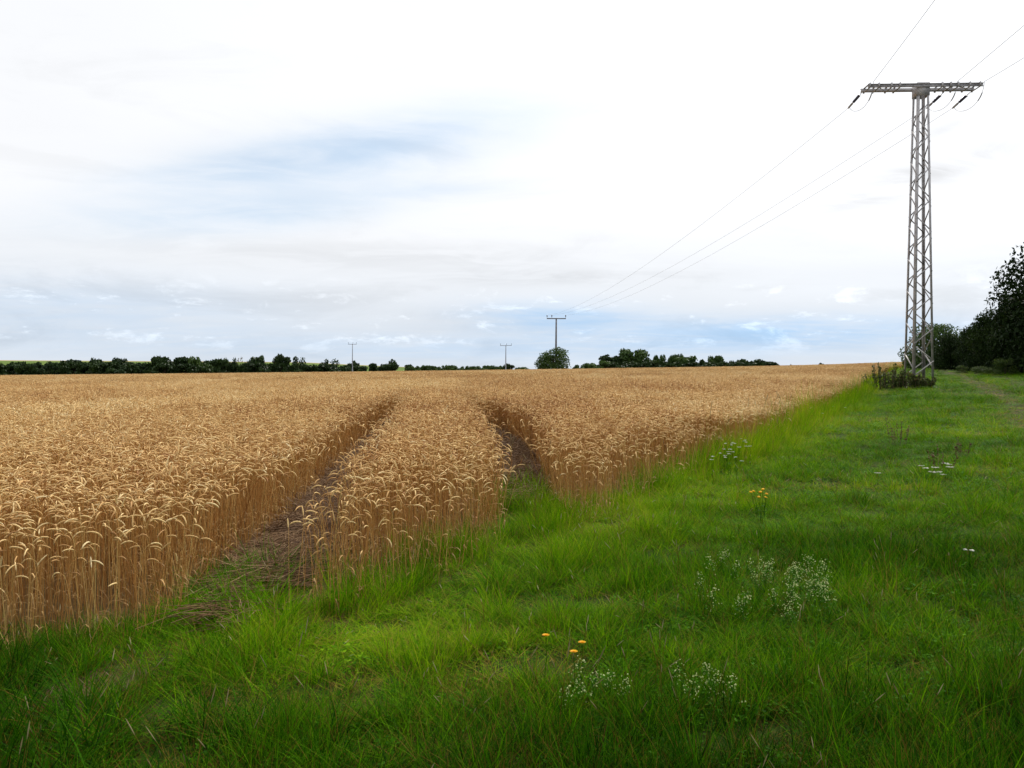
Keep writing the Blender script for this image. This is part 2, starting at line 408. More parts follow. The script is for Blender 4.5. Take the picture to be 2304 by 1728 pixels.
def att(n): return t.n('ShaderNodeAttribute', attribute_name=n).outputs['Fac']
c = t.mix(att('wheat'), turf, crop)
c = t.mix(t.m('MULTIPLY', att('soil'), 1.0, clamp=True), c, soil)
c = t.mix(t.m('MULTIPLY', att('wear'), t.ss(n1, 0.35, 0.6, 0.35, 0.8)), c, soil)
bm = t.n('ShaderNodeBump', ins={'Strength': 0.6, 'Distance': 0.03, 'Height': nn})
p = t.n('ShaderNodeBsdfPrincipled', ins={'Base Color': c, 'Roughness': 0.95, 'Specular IOR Level': 0.1, 'Normal': bm.outputs[0]})
M['ground'] = finish(m, t, p.outputs[0])
g = Geo()
g.add(np.stack([fx, fy, ground_z(fx, fy)], 1), [quads], 0, 0.5)
gme = g.mesh('ground', [M['ground']], True)
for nm, arr in (('wheat', wheat_mask), ('wear', wear_mask), ('soil', soil_mask)):
    gme.attributes.new(nm, 'FLOAT', 'POINT').data.foreach_set('value', arr.astype(np.float32))
tag(link('ground', gme), 'gently rising ground with turf on the right and soil under the crop', kind='structure')

# distant hill at the left with a pale stubble top above green crop
prof_x = [-400, 0, 400, 625, 700, 760, 850, 920, 1000, 1100]
prof_y = [809.5, 810.5, 813, 814.5, 816, 819, 823, 826, 830, 836]
hx = np.linspace(-400, 1100, 60); hs = np.linspace(0, 1, 24)
Vh, mask = [], []
for s in hs:
    Yh = 560 + 300 * s
    for a in hx:
        top = height_at(np.interp(a, prof_x, prof_y), 860)
        low = float(terrain(on_ray(a, 560), 560)) - 1
        k = s * s * (3 - 2 * s)
        Vh.append((on_ray(a, Yh), Yh, low + (top - low) * k))
        mask.append(1.0 if s > 0.86 else 0.0)
for a in hx:
    Vh.append((on_ray(a, 1400), 1400, -6.0)); mask.append(1.0)
Q = np.arange(25 * 60).reshape(25, 60)
g = Geo()
g.add(Vh, [np.stack([Q[:-1, :-1], Q[:-1, 1:], Q[1:, 1:], Q[1:, :-1]], -1).reshape(-1, 4)], 0, np.array(mask))
m, t = new_mat('hill_fields')
nz = t.noise(t.n('ShaderNodeTexCoord').outputs['Object'], 0.05, 5.0, 0.6)
va = t.n('ShaderNodeAttribute', attribute_name='var').outputs['Fac']
c = t.mix(va, t.ramp(nz, [(0.3, (.07, .12, .02)), (0.7, (.13, .18, .035))]), t.ramp(nz, [(0.3, (.30, .22, .11)), (0.7, (.42, .32, .18))]))
M['hill'] = finish(m, t, t.n('ShaderNodeBsdfPrincipled', ins={'Base Color': c, 'Roughness': 0.95, 'Specular IOR Level': 0.1}).outputs[0])
tag(link('hill', g.mesh('hill', [M['hill']], True)), 'low distant hill with green crop and pale stubble behind the left hedge', kind='structure')

# ------------------------------------------------------------------ scatter by geometry nodes
def scatter(name, P, rot, scl, idx, tint, variants, label):
    me = bpy.data.meshes.new(name)
    n = len(P)
    me.vertices.add(n); me.vertices.foreach_set('co', np.asarray(P, np.float32).ravel())
    for nm, ty, arr, key in (('rot', 'FLOAT_VECTOR', rot, 'vector'), ('scl', 'FLOAT_VECTOR', scl if np.ndim(scl) == 2 else np.repeat(np.asarray(scl)[:, None], 3, 1), 'vector'), ('pick', 'INT', idx, 'value'), ('tint', 'FLOAT', tint, 'value')):
        a = me.attributes.new(nm, ty, 'POINT')
        a.data.foreach_set(key, np.asarray(arr, np.int32 if ty == 'INT' else np.float32).ravel())
    col = bpy.data.collections.new(name + '_kinds')            # not linked to the scene: only a library for the instancer
    for k, vm in enumerate(variants):
        col.objects.link(bpy.data.objects.new('%s_kind_%03d' % (name, k), vm))
    ng = bpy.data.node_groups.new(name + '_nodes', 'GeometryNodeTree')
    ng.interface.new_socket('Geometry', in_out='INPUT', socket_type='NodeSocketGeometry')
    ng.interface.new_socket('Geometry', in_out='OUTPUT', socket_type='NodeSocketGeometry')
    N, L = ng.nodes, ng.links
    gi, go = N.new('NodeGroupInput'), N.new('NodeGroupOutput')
    ip, ci = N.new('GeometryNodeInstanceOnPoints'), N.new('GeometryNodeCollectionInfo')
    ci.inputs['Collection'].default_value = col
    ci.inputs['Separate Children'].default_value = True
    ci.inputs['Reset Children'].default_value = True
    ip.inputs['Pick Instance'].default_value = True
    def na(nm, ty):
        q = N.new('GeometryNodeInputNamedAttribute'); q.data_type = ty; q.inputs['Name'].default_value = nm
        return q.outputs['Attribute']
    L.new(gi.outputs[0], ip.inputs['Points']); L.new(ci.outputs[0], ip.inputs['Instance'])
    L.new(na('pick', 'INT'), ip.inputs['Instance Index'])
    er = N.new('FunctionNodeEulerToRotation')
    L.new(na('rot', 'FLOAT_VECTOR'), er.inputs[0]); L.new(er.outputs[0], ip.inputs['Rotation'])
    L.new(na('scl', 'FLOAT_VECTOR'), ip.inputs['Scale'])
    L.new(ip.outputs[0], go.inputs[0])
    o = link(name, me)
    md = o.modifiers.new('scatter', 'NODES'); md.node_group = ng
    tag(o, label, kind='stuff')
    return o

# ------------------------------------------------------------------ wheat
def stalk(g, r, x, y, lod, fat=1.0):
    h = r.normal(0.70, 0.045)
    laz, lean = r.uniform(0, 2 * math.pi), abs(r.normal(0, R(4)))
    baz = r.uniform(0, 2 * math.pi)
    style = r.random()
    end = R(r.uniform(95, 165)) if style < 0.78 else R(r.uniform(25, 80))
    el_ = r.uniform(0.075, 0.105)
    arc = r.uniform(0.07, 0.13)
    def path(n0, n1, n2):
        P, A = [np.array([x, y, 0.0])], []
        d0 = np.array([math.cos(laz) * math.sin(lean), math.sin(laz) * math.sin(lean), math.cos(lean)])
        top = h - arc
        for i in range(n0): P.append(P[0] + d0 * top * (i + 1) / n0)
        bd = np.array([math.cos(baz), math.sin(baz), 0])
        a = 0.0
        neck_end = end * 0.50
        for i in range(n1):
            a = neck_end * (i + 0.5) / n1
            d = d0 * math.cos(a) + bd * math.sin(a); P.append(P[-1] + d / np.linalg.norm(d) * arc / n1)
        k = len(P) - 1
        for i in range(n2):
            a = neck_end + (end - neck_end) * (i + 0.5) / n2
            d = d0 * math.cos(a) + bd * math.sin(a); P.append(P[-1] + d / np.linalg.norm(d) * el_ / n2)
        return np.array(P), k
    v = r.random()
    if lod == 0:
        P, k = path(3, 4, 9)
        g.tube(P[:k + 1], np.linspace(.0021, .0014, k + 1), 3, 1, v, False)
        m_ = len(P) - k
        prof = np.array([.0024, .0050, .0042, .0058, .0046, .0058, .0044, .0050, .0034, .0010][:m_]) * fat
        g.tube(P[k:], prof, 5, 0, v * 0.7 + r.uniform(0, .3), False)
        for q in range(r.integers(0, 3)):
            leaf(g, r, P[1] * (1 - .4 * q) + P[2] * .4 * q, 2, 0.0045)
    elif lod == 1:
        P, k = path(1, 2, 3)
        g.tube(P[:k + 1], .0026, 3, 1, v, False)
        g.tube(P[k:], np.array([.003, .0066, .0066, .002]) * fat, 4, 0, v * .7 + r.uniform(0, .3), False)
        if r.random() < 0.4: leaf(g, r, P[0] * .4 + P[1] * .6, 2, .006)
    else:
        P, k = path(1, 1, 2)
        P[0] = P[0] * .5 + P[1] * .5 + np.array([0, 0, -.05])
        g.tube(P[:k + 1], .0042, 3, 1, v, False)
        g.tube(P[k:], np.array([.004, .0105, .003]) * fat, 3, 0, v * .7 + r.uniform(0, .3), False)
def leaf(g, r, p, mat, w, L=None, droop=None):
    a = r.uniform(0, 2 * math.pi); L = L or r.uniform(.09, .2)
    d = np.array([math.cos(a), math.sin(a), 0]); s_ = np.array([-math.sin(a), math.cos(a), 0])
    dr = droop or r.uniform(.5, 1.3)
    T_ = np.linspace(0, 1, 5)
    C = p + d * (T_ * L * .7)[:, None] + np.array([0, 0, 1.0]) * (L * (T_ * .55 - dr * T_ ** 2))[:, None]
    W = w * np.array([.7, 1, .9, .6, .05])
    V = np.concatenate([C - s_ * W[:, None], C + s_ * W[:, None]])
    g.add(V, [[(i, i + 1, i + 6, i + 5) for i in range(4)]], mat, r.random())
wmats = [M['ear'], M['stem'], M['dryleaf']]
wheat_kinds = []
NS, NM, NF = 28, 8, 5
for k in range(NS):
    g = Geo(); r = np.random.default_rng(100 + k); stalk(g, r, 0, 0, 0); wheat_kinds.append(g.mesh('wheat_single', wmats, True))
for k in range(NM):
    g = Geo(); r = np.random.default_rng(200 + k)
    for q in range(38): stalk(g, r, r.uniform(-.17, .17), r.uniform(-.17, .17), 1)
    wheat_kinds.append(g.mesh('wheat_clump', wmats))
for k in range(NF):
    g = Geo(); r = np.random.default_rng(300 + k)
    for q in range(170): stalk(g, r, r.uniform(-.5, .5), r.uniform(-.5, .5), 2, 1.05)
    wheat_kinds.append(g.mesh('wheat_patch', wmats))

def cells(y0, y1, step, margin=2.0, xr=None):
    """jittered points over the ground the picture can see between two distances"""
    ys = np.arange(y0, y1, step)
    xm = 0.70 * y1 + margin
    xa, xb = (-xm, xm) if xr is None else xr
    xs = np.arange(xa, xb, step)
    X, Y = np.meshgrid(xs, ys)
    X = X.ravel() + rng.uniform(-.5, .5, X.size) * step; Y = Y.ravel() + rng.uniform(-.5, .5, Y.size) * step
    k = (np.abs(X) < 0.70 * Y + margin) & (Y >= y0) & (Y < y1)
    return X[k], Y[k]

def crop_block(name, poly, label, edges):
    Xs, Ys, ks, sc = [], [], [], []
    LOD1, LOD2, END = 13.0, 44.0, 185.0
    X, Y = cells(3.6, LOD1, 0.050)
    jx, jy = X + rng.normal(0, .03, X.size), Y + rng.normal(0, .03, X.size)
    k = inside(poly, jx, jy)
    X, Y = X[k], Y[k]
    # thin and irregular stand where the crop runs out
    de = dist_line(EDGE, X, Y)
    k = rng.random(len(X)) < np.clip(0.20 + de / 1.3, 0, 1) * (0.80 + 0.2 * vnoise(X * 2, Y * 2, 3))
    X, Y = X[k], Y[k]
    Xs.append(X); Ys.append(Y); ks.append(rng.integers(0, NS, len(X))); sc.append(rng.normal(1, .065, len(X)))
    X, Y = cells(LOD1, LOD2, 0.30)
    dd = np.minimum.reduce([dist_line(e, X, Y) for e in edges])
    k = inside(poly, X, Y) & (dd > 0.13)
    X, Y = X[k], Y[k]
    Xs.append(X); Ys.append(Y); ks.append(NS + rng.integers(0, NM, len(X))); sc.append(rng.normal(1, .03, len(X)))
    X, Y = cells(LOD2, END, 0.85, 4.0)
    dd = np.minimum.reduce([dist_line(e, X, Y) for e in edges])
    k = inside(poly, X, Y) & (dd > 0.05)
    X, Y = X[k], Y[k]
    Xs.append(X); Ys.append(Y); ks.append(NS + NM + rng.integers(0, NF, len(X))); sc.append(rng.normal(1, .03, len(X)))
    # extra single stalks along tramline and field edges between the clumps
    X, Y = cells(LOD1, 34, 0.08)
    dd = np.minimum.reduce([dist_line(e, X, Y) for e in edges])
    k = inside(poly, X, Y) & (dd <= 0.22)
    X, Y = X[k], Y[k]
    Xs.append(X); Ys.append(Y); ks.append(rng.integers(0, NS, len(X))); sc.append(rng.normal(1, .065, len(X)))
    X, Y, ks, sc = map(np.concatenate, (Xs, Ys, ks, sc))
    hv = 1 + (fbm(X * .35, Y * .35, 21) - .5) * 0.16 + (vnoise(X * 1.6, Y * 1.6, 22) - .5) * .07
    de = dist_line(EDGE, X, Y)
    hv *= 1 - (0.08 + 0.26 * rng.random(len(X))) * np.exp(-(de / .75) ** 2) * (Y < 13) - .22 * np.exp(-(de / .8) ** 2) * np.clip((Y - 10) / 8, 0, 1)
    dall = np.minimum.reduce([dist_line(e_, X, Y) for e_ in edges])
    rot = np.stack([rng.normal(0, .05, len(X)), rng.normal(0, .05, len(X)), rng.uniform(0, 2 * math.pi, len(X))], 1)
    e = (dall < .30) & (ks < NS)
    rot[e, 0] += rng.normal(0, .13, e.sum()); rot[e, 1] += rng.normal(0, .13, e.sum())
    e = e & (rng.random(len(X)) < .06)
    rot[e, 0] += np.clip(rng.normal(0, .4, e.sum()), -.6, .6); rot[e, 1] += np.clip(rng.normal(0, .4, e.sum()), -.6, .6)
    tint = np.clip(0.22 + (fbm(X * .22, Y * .12, 31) - .5) * .9 + rng.normal(0, .19, len(X)), -.1, .9)
    scatter(name, np.stack([X, Y, ground_z(X, Y) - .01], 1), rot, sc * hv * 1.03, ks, tint, wheat_kinds, label)
crop_block('wheat', LEFT, 'ripe golden wheat standing in the wide field left of the left wheel track', [LEFT[:13], EDGE])
crop_block('wheat', MIDDLE, 'narrow strip of ripe nodding wheat standing between the two wheel tracks', [MIDL, MIDR])
crop_block('wheat', RIGHT, 'ripe wheat right of the right wheel track, bordering the green grass verge', [RIGHT_L, EDGE])

# ------------------------------------------------------------------ grass
def ribbons(g, r, n, rad, L, Lsd, w, lean, mat, var=(0, 1), segs=3, curl=.6, z0=0.0):
    a0, q0 = r.uniform(0, 2 * math.pi, n), rad * np.sqrt(r.random(n))
    B = np.stack([q0 * np.cos(a0), q0 * np.sin(a0), np.full(n, z0)], 1)
    az_ = a0 + r.normal(0, 1.2, n)
    ln = np.abs(r.normal(lean, lean * .5, n)); LL = np.maximum(r.normal(L, Lsd, n), L * .3)
    cu = r.uniform(.2, 1, n) * curl
    d = np.stack([np.cos(az_), np.sin(az_), np.zeros(n)], 1); s_ = np.stack([-np.sin(az_), np.cos(az_), np.zeros(n)], 1)
    tw = r.uniform(-.9, .9, n)
    s_ = s_ * np.cos(tw)[:, None] + d * np.sin(tw)[:, None]
    vs = r.uniform(*var, n)
    pos = B.copy(); rows = []
    W = w * r.uniform(.6, 1.2, n)
    for i in range(segs + 1):
        f = i / segs
        wi = W * (1 - f ** 1.6) * (.75 if i == 0 else 1)
        if i < segs: rows += [pos - s_ * wi[:, None] / 2, pos + s_ * wi[:, None] / 2]
        else: rows += [pos]
        ang_ = ln + cu * (f + .5 / segs)
        pos = pos + (d * np.sin(ang_)[:, None] + np.array([0, 0, 1.0]) * np.cos(ang_)[:, None]) * (LL / segs)[:, None]
    V = np.concatenate(rows)
    I = np.arange(n)
    quads_ = [np.stack([2 * i * n + I, (2 * i + 1) * n + I, (2 * i + 3) * n + I, (2 * i + 2) * n + I], 1) for i in range(segs - 1)]
    i = segs - 1
    tri = np.stack([2 * i * n + I, (2 * i + 1) * n + I, 2 * segs * n + I], 1)
    vv = np.tile(vs, 2 * segs + 1)
    g.add(V, [np.concatenate(quads_), tri], mat, vv)
def ovals(g, r, n, rad, h, size, mat):
    """small round-tipped leaves (clover, plantain) on invisible-thin stalks"""
    a = r.uniform(0, 2 * math.pi, n); q = rad * np.sqrt(r.random(n))
    C = np.stack([q * np.cos(a), q * np.sin(a), r.uniform(.2, 1, n) * h], 1)
    az_ = r.uniform(0, 2 * math.pi, n); ti = r.normal(0, .45, n)
    u = np.stack([np.cos(az_) * np.cos(ti), np.sin(az_) * np.cos(ti), np.sin(ti)], 1)
    v = np.stack([-np.sin(az_), np.cos(az_), np.zeros(n)], 1)
    S = size * r.uniform(.5, 1.2, n)[:, None]
    rows = [C - u * S, C - u * S * .3 + v * S * .55, C + u * S * .5 + v * S * .5, C + u * S, C + u * S * .5 - v * S * .5, C - u * S * .3 - v * S * .55]
    V = np.concatenate(rows); I = np.arange(n)
    F = [np.stack([I, n + I, 2 * n + I, 3 * n + I], 1), np.stack([I, 3 * n + I, 4 * n + I, 5 * n + I], 1)]
    g.add(V, F, mat, np.tile(r.random(n), 6))
gm = [M['grass'], M['thatch'], M['seed'], M['weed']]
gk = []
def kind(fn, seed):
    g = Geo(); fn(g, np.random.default_rng(seed)); gk.append(g.mesh('grass_tuft', gm)); return len(gk) - 1
def k_short(g, r):
    ribbons(g, r, 46, .11, .13, .04, .0042, .35, 0); ribbons(g, r, 11, .11, .11, .03, .004, .7, 1)
    ovals(g, r, 16, .11, .07, .012, 3)
def k_long(g, r):
    ribbons(g, r, 44, .08, .27, .08, .0048, .28, 0, (.1, 1), 4, .9); ribbons(g, r, 12, .08, .22, .06, .004, .5, 1)
def k_thatch(g, r):
    ribbons(g, r, 34, .11, .15, .06, .0036, .9, 1, (0, 1), 3, .8); ribbons(g, r, 12, .10, .14, .05, .004, .5, 0)
def k_clover(g, r):
    ovals(g, r, 70, .13, .10, .013, 3); ribbons(g, r, 14, .12, .14, .04, .0042, .4, 0)
def k_seedy(g, r):
    ribbons(g, r, 22, .09, .24, .06, .0042, .3, 0)
    for q in range(3):
        x, y = r.uniform(-.07, .07, 2); L = r.uniform(.30, .5); a = r.uniform(0, 6.28); b = r.uniform(.05, .35)
        P = np.array([(x + math.cos(a) * b * L * s * s, y + math.sin(a) * b * L * s * s, L * s) for s in np.linspace(0, 1, 5)])
        g.tube(P, .0012, 3, 1, r.random(), False)
        Q_ = np.array([P[-1] * (1 - s) + (P[-1] + (P[-1] - P[-2]) * .55) * s for s in np.linspace(-.2, .9, 5)])
        g.tube(Q_, np.array([.0008, .0020, .0024, .0018, .0005]), 4, 2, r.random(), False)
def k_blade(g, r):     # long coarse arching blades of the headland
    ribbons(g, r, 30, .09, .46, .12, .0075, .30, 0, (.0, .7), 5, 1.2); ribbons(g, r, 8, .10, .3, .1, .005, .6, 1)
KS = [kind(k_short, i) for i in range(5)]
KL = [kind(k_long, 20 + i) for i in range(5)]
KT = [kind(k_thatch, 40 + i) for i in range(3)]
KC = [kind(k_clover, 60 + i) for i in range(3)]
KD = [kind(k_seedy, 80 + i) for i in range(3)]
KB = [kind(k_blade, 90 + i) for i in range(3)]

def k_weed(g, r):     # broad-leaved rosette: dock, plantain
    for q in range(9): leaf(g, r, np.array([r.normal(0, .01), r.normal(0, .01), .01]), 3, r.uniform(.012, .022), r.uniform(.10, .2), r.uniform(.25, .8))
KW = [kind(k_weed, 110 + i) for i in range(3)]

Xs, Ys, Ss = [], [], []
for y0, y1, st, s_ in ((2.4, 5.2, .062, .95), (5.2, 9, .082, 1.05), (9, 16, .125, 1.35), (16, 30, .22, 1.8), (30, 60, .42, 2.3), (60, 130, 1.0, 3.0)):
    X, Y = cells(y0, y1, st, 1.2)
    k = (~inside(FIELD, X, Y)) | (dist_line(EDGE, X, Y) < .75) | ((dist_line(TRACK_R, X, Y) < .45) & (Y < 10.5)) | ((dist_line(TRACK_L, X, Y) < .45) & (Y < 6.3))
    X, Y = X[k], Y[k]
    Xs.append(X); Ys.append(Y); Ss.append(np.full(len(X), s_))
X, Y, S = map(np.concatenate, (Xs, Ys, Ss))
n = len(X)
de = dist_line(EDGE, X, Y)
infield = inside(FIELD, X, Y)
patch = fbm(X * 1.1, Y * 1.1, 51)
patch2 = fbm(X * .45, Y * .45, 57)
edge = np.exp(-(de / 1.1) ** 2)
wr = wear(X, Y)
bare = np.clip(np.exp(-(((X + 2.1) / .5) ** 2 + ((Y - 4.5) / .5) ** 2)) + .8 * np.exp(-(((X + 2.05) / .45) ** 2 + ((Y - 3.7) / .35) ** 2)), 0, 1)
u = rng.random(n)
pick = np.array(KS)[rng.integers(0, len(KS), n)]
def choose(mask, lst):
    pick[mask] = np.array(lst)[rng.integers(0, len(lst), int(mask.sum()))]
far = Y > 9
choose((u < .30) & ~far, KL); choose((u < .14) & far, KL)
choose((u > .80) & (patch2 > .5), KC); choose((u > .72) & far, KC)
choose((u < edge * .85) & (Y < 30), KL)
choose((rng.random(n) < .10) & (patch > .55), KT)
choose(rng.random(n) < np.clip((patch - .66) * 4, 0, .7), KT)
choose((rng.random(n) < .022 + .03 * edge) & (Y < 12), KD)
choose(rng.random(n) < wr * .5, KT)
lush = np.exp(-(((X + 3.0) / .9) ** 2 + ((Y - 3.45) / .45) ** 2))
choose(rng.random(n) < lush * .6, KB)
choose(rng.random(n) < bare * .25, KT)
ragged = (X < -1.0) & (Y < 5.4) & ~infield
choose(ragged & (rng.random(n) < .35), KL + KB)
choose(ragged & (rng.random(n) < .16), KT)
choose(ragged & (rng.random(n) < .05), KD + KW)
fence_ = np.exp(-((de + .1 * rng.normal(0, 1, n)) / .42) ** 2) * np.clip((Y - 8.5) / 5, 0, 1)      # tall growth where crop meets verge
choose(rng.random(n) < fence_ * .75, KL)
choose((rng.random(n) < fence_ * .12) & (Y < 18), KD)
inrut = infield & (dist_line(TRACK_L, X, Y) < .45) & (Y < 6.3)
choose(inrut & (rng.random(n) < .6), KL + KB)
choose(rng.random(n) < .012, KW)
gapn = vnoise(X * 2.6, Y * 2.6, 71) * .6 + vnoise(X * 6.0, Y * 6.0, 72) * .4
gaps_ = np.clip((gapn - .58) * 6, 0, 1) * np.clip((28 - Y) / 14, 0, 1)
choose(rng.random(n) < gaps_ * .5, KT)
keep = (rng.random(n) > gaps_ * .75) & (rng.random(n) > np.maximum(np.maximum(bare * .60, wr * .4), infield * (.15 + np.clip(de / .75, 0, 1) * .75) * (dist_line(TRACK_R, X, Y) > .4) * (dist_line(TRACK_L, X, Y) > .4)))
hv = (0.25 + 1.25 * fbm(X * 2.1, Y * 2.1, 63) ** 1.5) * rng.uniform(.7, 1.25, n) * (1 - .25 * np.exp(-(de / .5) ** 2) * (Y < 12)) * (1 - .5 * wr) * (1 + .25 * lush)
hv *= np.where(inrut, .85, 1.0)
hv *= np.where(infield & (Y < 12), np.where(X < -1.2, .9, 1.6), 1.0) * np.where((X < -.2) & (de < .75) & ~infield, np.where(X < -1.2, rng.uniform(.35, 1.25, n), .45), 1.0)
hv = np.where((fence_ > .3) & (rng.random(n) < .8), hv * (1 + 2.3 * fence_), hv)
hv *= np.interp(Y, [3, 6, 10, 20, 60], [.95, .75, .60, .52, .42])
hs_ = np.stack([S, S, S * hv], 1) * rng.uniform(.85, 1.15, n)[:, None]
# yellow-green long grass along the crop and in one bright tongue, vignette and shade painted into the tint at near right and foreground
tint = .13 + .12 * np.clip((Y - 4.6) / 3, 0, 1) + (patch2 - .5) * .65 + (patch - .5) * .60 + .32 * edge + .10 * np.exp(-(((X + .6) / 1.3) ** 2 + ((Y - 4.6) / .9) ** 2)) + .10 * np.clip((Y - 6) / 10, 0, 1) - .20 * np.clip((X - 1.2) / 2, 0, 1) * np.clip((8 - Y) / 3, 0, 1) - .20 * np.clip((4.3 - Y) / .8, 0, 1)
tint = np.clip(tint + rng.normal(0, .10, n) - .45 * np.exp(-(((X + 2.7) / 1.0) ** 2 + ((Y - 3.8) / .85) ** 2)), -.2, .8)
rot = np.stack([rng.normal(0, .12, n), rng.normal(0, .12, n), rng.uniform(0, 6.283, n)], 1)
k = keep
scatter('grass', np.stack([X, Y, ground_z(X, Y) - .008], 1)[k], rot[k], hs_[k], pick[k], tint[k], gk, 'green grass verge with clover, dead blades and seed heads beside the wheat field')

# trampled straw lying in the wheel tracks
sk = []
for q in range(5):
    g = Geo(); r = np.random.default_rng(500 + q)
    for j in range(46):
        a = r.normal(.5, .75); L = r.uniform(.15, .5); x, y = r.uniform(-.16, .16, 2); z = r.uniform(.005, .12)
        d = np.array([math.cos(a), math.sin(a), r.normal(0, .18)])
        p0 = np.array([x, y, z]) - d * L / 2; p0[2] = max(p0[2], .004)
        mid = np.array([x, y, z + r.uniform(0, .03)]); p1 = np.array([x, y, z]) + d * L / 2; p1[2] = max(p1[2], .004)
        g.tube(np.array([p0, mid, p1]), r.uniform(.0016, .0028), 3, 0, r.random(), False)
    sk.append(g.mesh('straw_wisp', [M['straw']]))
def straw(track, width, y0, y1, dens, label, axis):
    X, Y = cells(y0, y1, dens, 1.0, (-5, 2.5))
    d = dist_line(track, X, Y)
    k = (d < width) & (rng.random(len(X)) < np.clip(1.3 - d / width, 0, 1) * np.clip((Y - y0) / 1.6, 0.12, 1))
    X, Y = X[k], Y[k]; n = len(X)
    rot = np.stack([rng.normal(0, .15, n), rng.normal(0, .15, n), axis + rng.normal(0, .7, n)], 1)
    scatter('trampled_straw', np.stack([X, Y, ground_z(X, Y)], 1), rot, rng.uniform(.7, 1.15, n), rng.integers(0, 5, n), rng.uniform(0, .45, n), sk, label)
straw(TRACK_L, .40, 4.9, 24, .12, 'flattened brown straw lying in the left wheel track through the wheat', .2)
straw(TRACK_R, .38, 8.8, 24, .12, 'flattened brown straw lying in the right wheel track through the wheat', 1.2)

# ------------------------------------------------------------------ lattice pylon
PY = 39.0
PX = on_ray(2067, PY)
pz = float(terrain(PX, PY))
TOP = height_at(205, PY) - pz            # underside of the crossarm
pyl = empty('lattice_pylon', (PX, PY, pz), R(-2.0))
tag(pyl, 'tall grey lattice steel pylon with a flat crossarm at the field edge', 'pylon')
HB, HT = 0.50, 0.265                     # half widths at foot and head
def hw(z): return HB + (HT - HB) * min(z / TOP, 1.0)
CORN = [(-1, -1), (1, -1), (1, 1), (-1, 1)]
for sx, sy in CORN:
    g = Geo()
    a, b = np.array([sx * hw(-.2), sy * hw(-.2), -.2]), np.array([sx * HT, sy * HT, TOP + .05])
    W, T_ = .105, .014
    g.bar(a + [-sx * W / 2, 0, 0], b + [-sx * W / 2, 0, 0], W, T_, (1, 0, 0))
    g.bar(a + [0, -sy * (W / 2 + T_ / 2 + .001), 0], b + [0, -sy * (W / 2 + T_ / 2 + .001), 0], W, T_, (0, 1, 0))
    link('leg', g.mesh('leg', [M['steel']]), pyl)
    g = Geo(); g.box((sx * hw(0), sy * hw(0), -.12), (.24, .24, .36))
    link('footing', g.mesh('footing', [M['concrete']]), pyl)
# single lacing on each face; neighbouring faces run half a panel out of step
NB = 17
for f in range(4):
    (ax, ay), (bx, by) = CORN[f], CORN[(f + 1) % 4]
    nrm = np.array([(ax + bx) / 2, (ay + by) / 2, 0.0])
    step = (TOP - 1.2) / NB
    for i in range(NB):
        z0 = .55 + step * i + (.5 * step if f % 2 else 0); z1 = z0 + step * .96
        if z1 > TOP - .35: continue
        p = np.array([ax * hw(z0), ay * hw(z0), z0]); q = np.array([bx * hw(z1), by * hw(z1), z1])
        if (i + (f // 2)) % 2: p, q = np.array([bx * hw(z0), by * hw(z0), z0]), np.array([ax * hw(z1), ay * hw(z1), z1])
        g = Geo()
        off = -nrm * .026 if i % 2 else nrm * .012
        g.bar(p + off, q + off, .055, .008, np.cross(nrm, q - p))
        g.bar(p + off - nrm * .022, q + off - nrm * .022, .008, .036, np.cross(nrm, q - p))
        link('brace', g.mesh('brace', [M['steel2'] if i < 2 else M['steel']]), pyl)
g = Geo()
for f in range(4):
    (ax, ay), (bx, by) = CORN[f], CORN[(f + 1) % 4]
    nx_, ny_ = (ax + bx) / 2, (ay + by) / 2
    g.box((nx_ * (HT + .022), ny_ * (HT + .022), TOP - .06), (2 * HT + .05 if ny_ else .016, 2 * HT + .05 if nx_ else .016, .62))
link('head_plate', g.mesh('head_plate', [M['steel']]), pyl)
# crossarm: two channels front and back of the head, tied by plates
x0, x1 = -2.70, 2.75
arm = empty('crossarm', (0, 0, TOP + .10)); arm.parent = pyl
for sy in (-1, 1):
    yb = sy * (HT + .03)
    g = Geo()
    g.box(((x0 + x1) / 2 + .05 * sy * -1, yb, 0), (x1 - x0, .014, .16))
    g.box(((x0 + x1) / 2 + .05 * sy * -1, yb + sy * .045, .073), (x1 - x0, .075, .014))
    g.box(((x0 + x1) / 2 + .05 * sy * -1, yb + sy * .045, -.073), (x1 - x0, .075, .014))
    link('channel_beam', g.mesh('channel_beam', [M['steel']]), arm)
for xt in (x0 + .12, x0 + .55, -1.55, -1.15, .85, 1.25, 1.60, 2.15, x1 - .12):
    g = Geo()
    g.box((xt, 0, .093), (.08, 2 * HT + .24, .018)); g.box((xt, 0, -.092), (.07, 2 * HT + .24, .018))
    g.box((xt, -(HT + .125), .01), (.07, .03, .19)); g.box((xt, HT + .125, -.02), (.08, .03, .22))
    g.box((xt + .03, -(HT + .06), .125), (.04, .04, .05))
    link('tie_plate', g.mesh('tie_plate', [M['steel']]), arm)
for (xa, xb) in ((x0 + .55, -1.55), (1.6, x1 - .12), (.85, 1.60)):
    g = Geo(); g.bar((xa, -(HT + .06), -.06), (xb, HT + .06, -.06), .06, .012, (0, 0, 1)); link('arm_brace', g.mesh('arm_brace', [M['steel']]), arm)

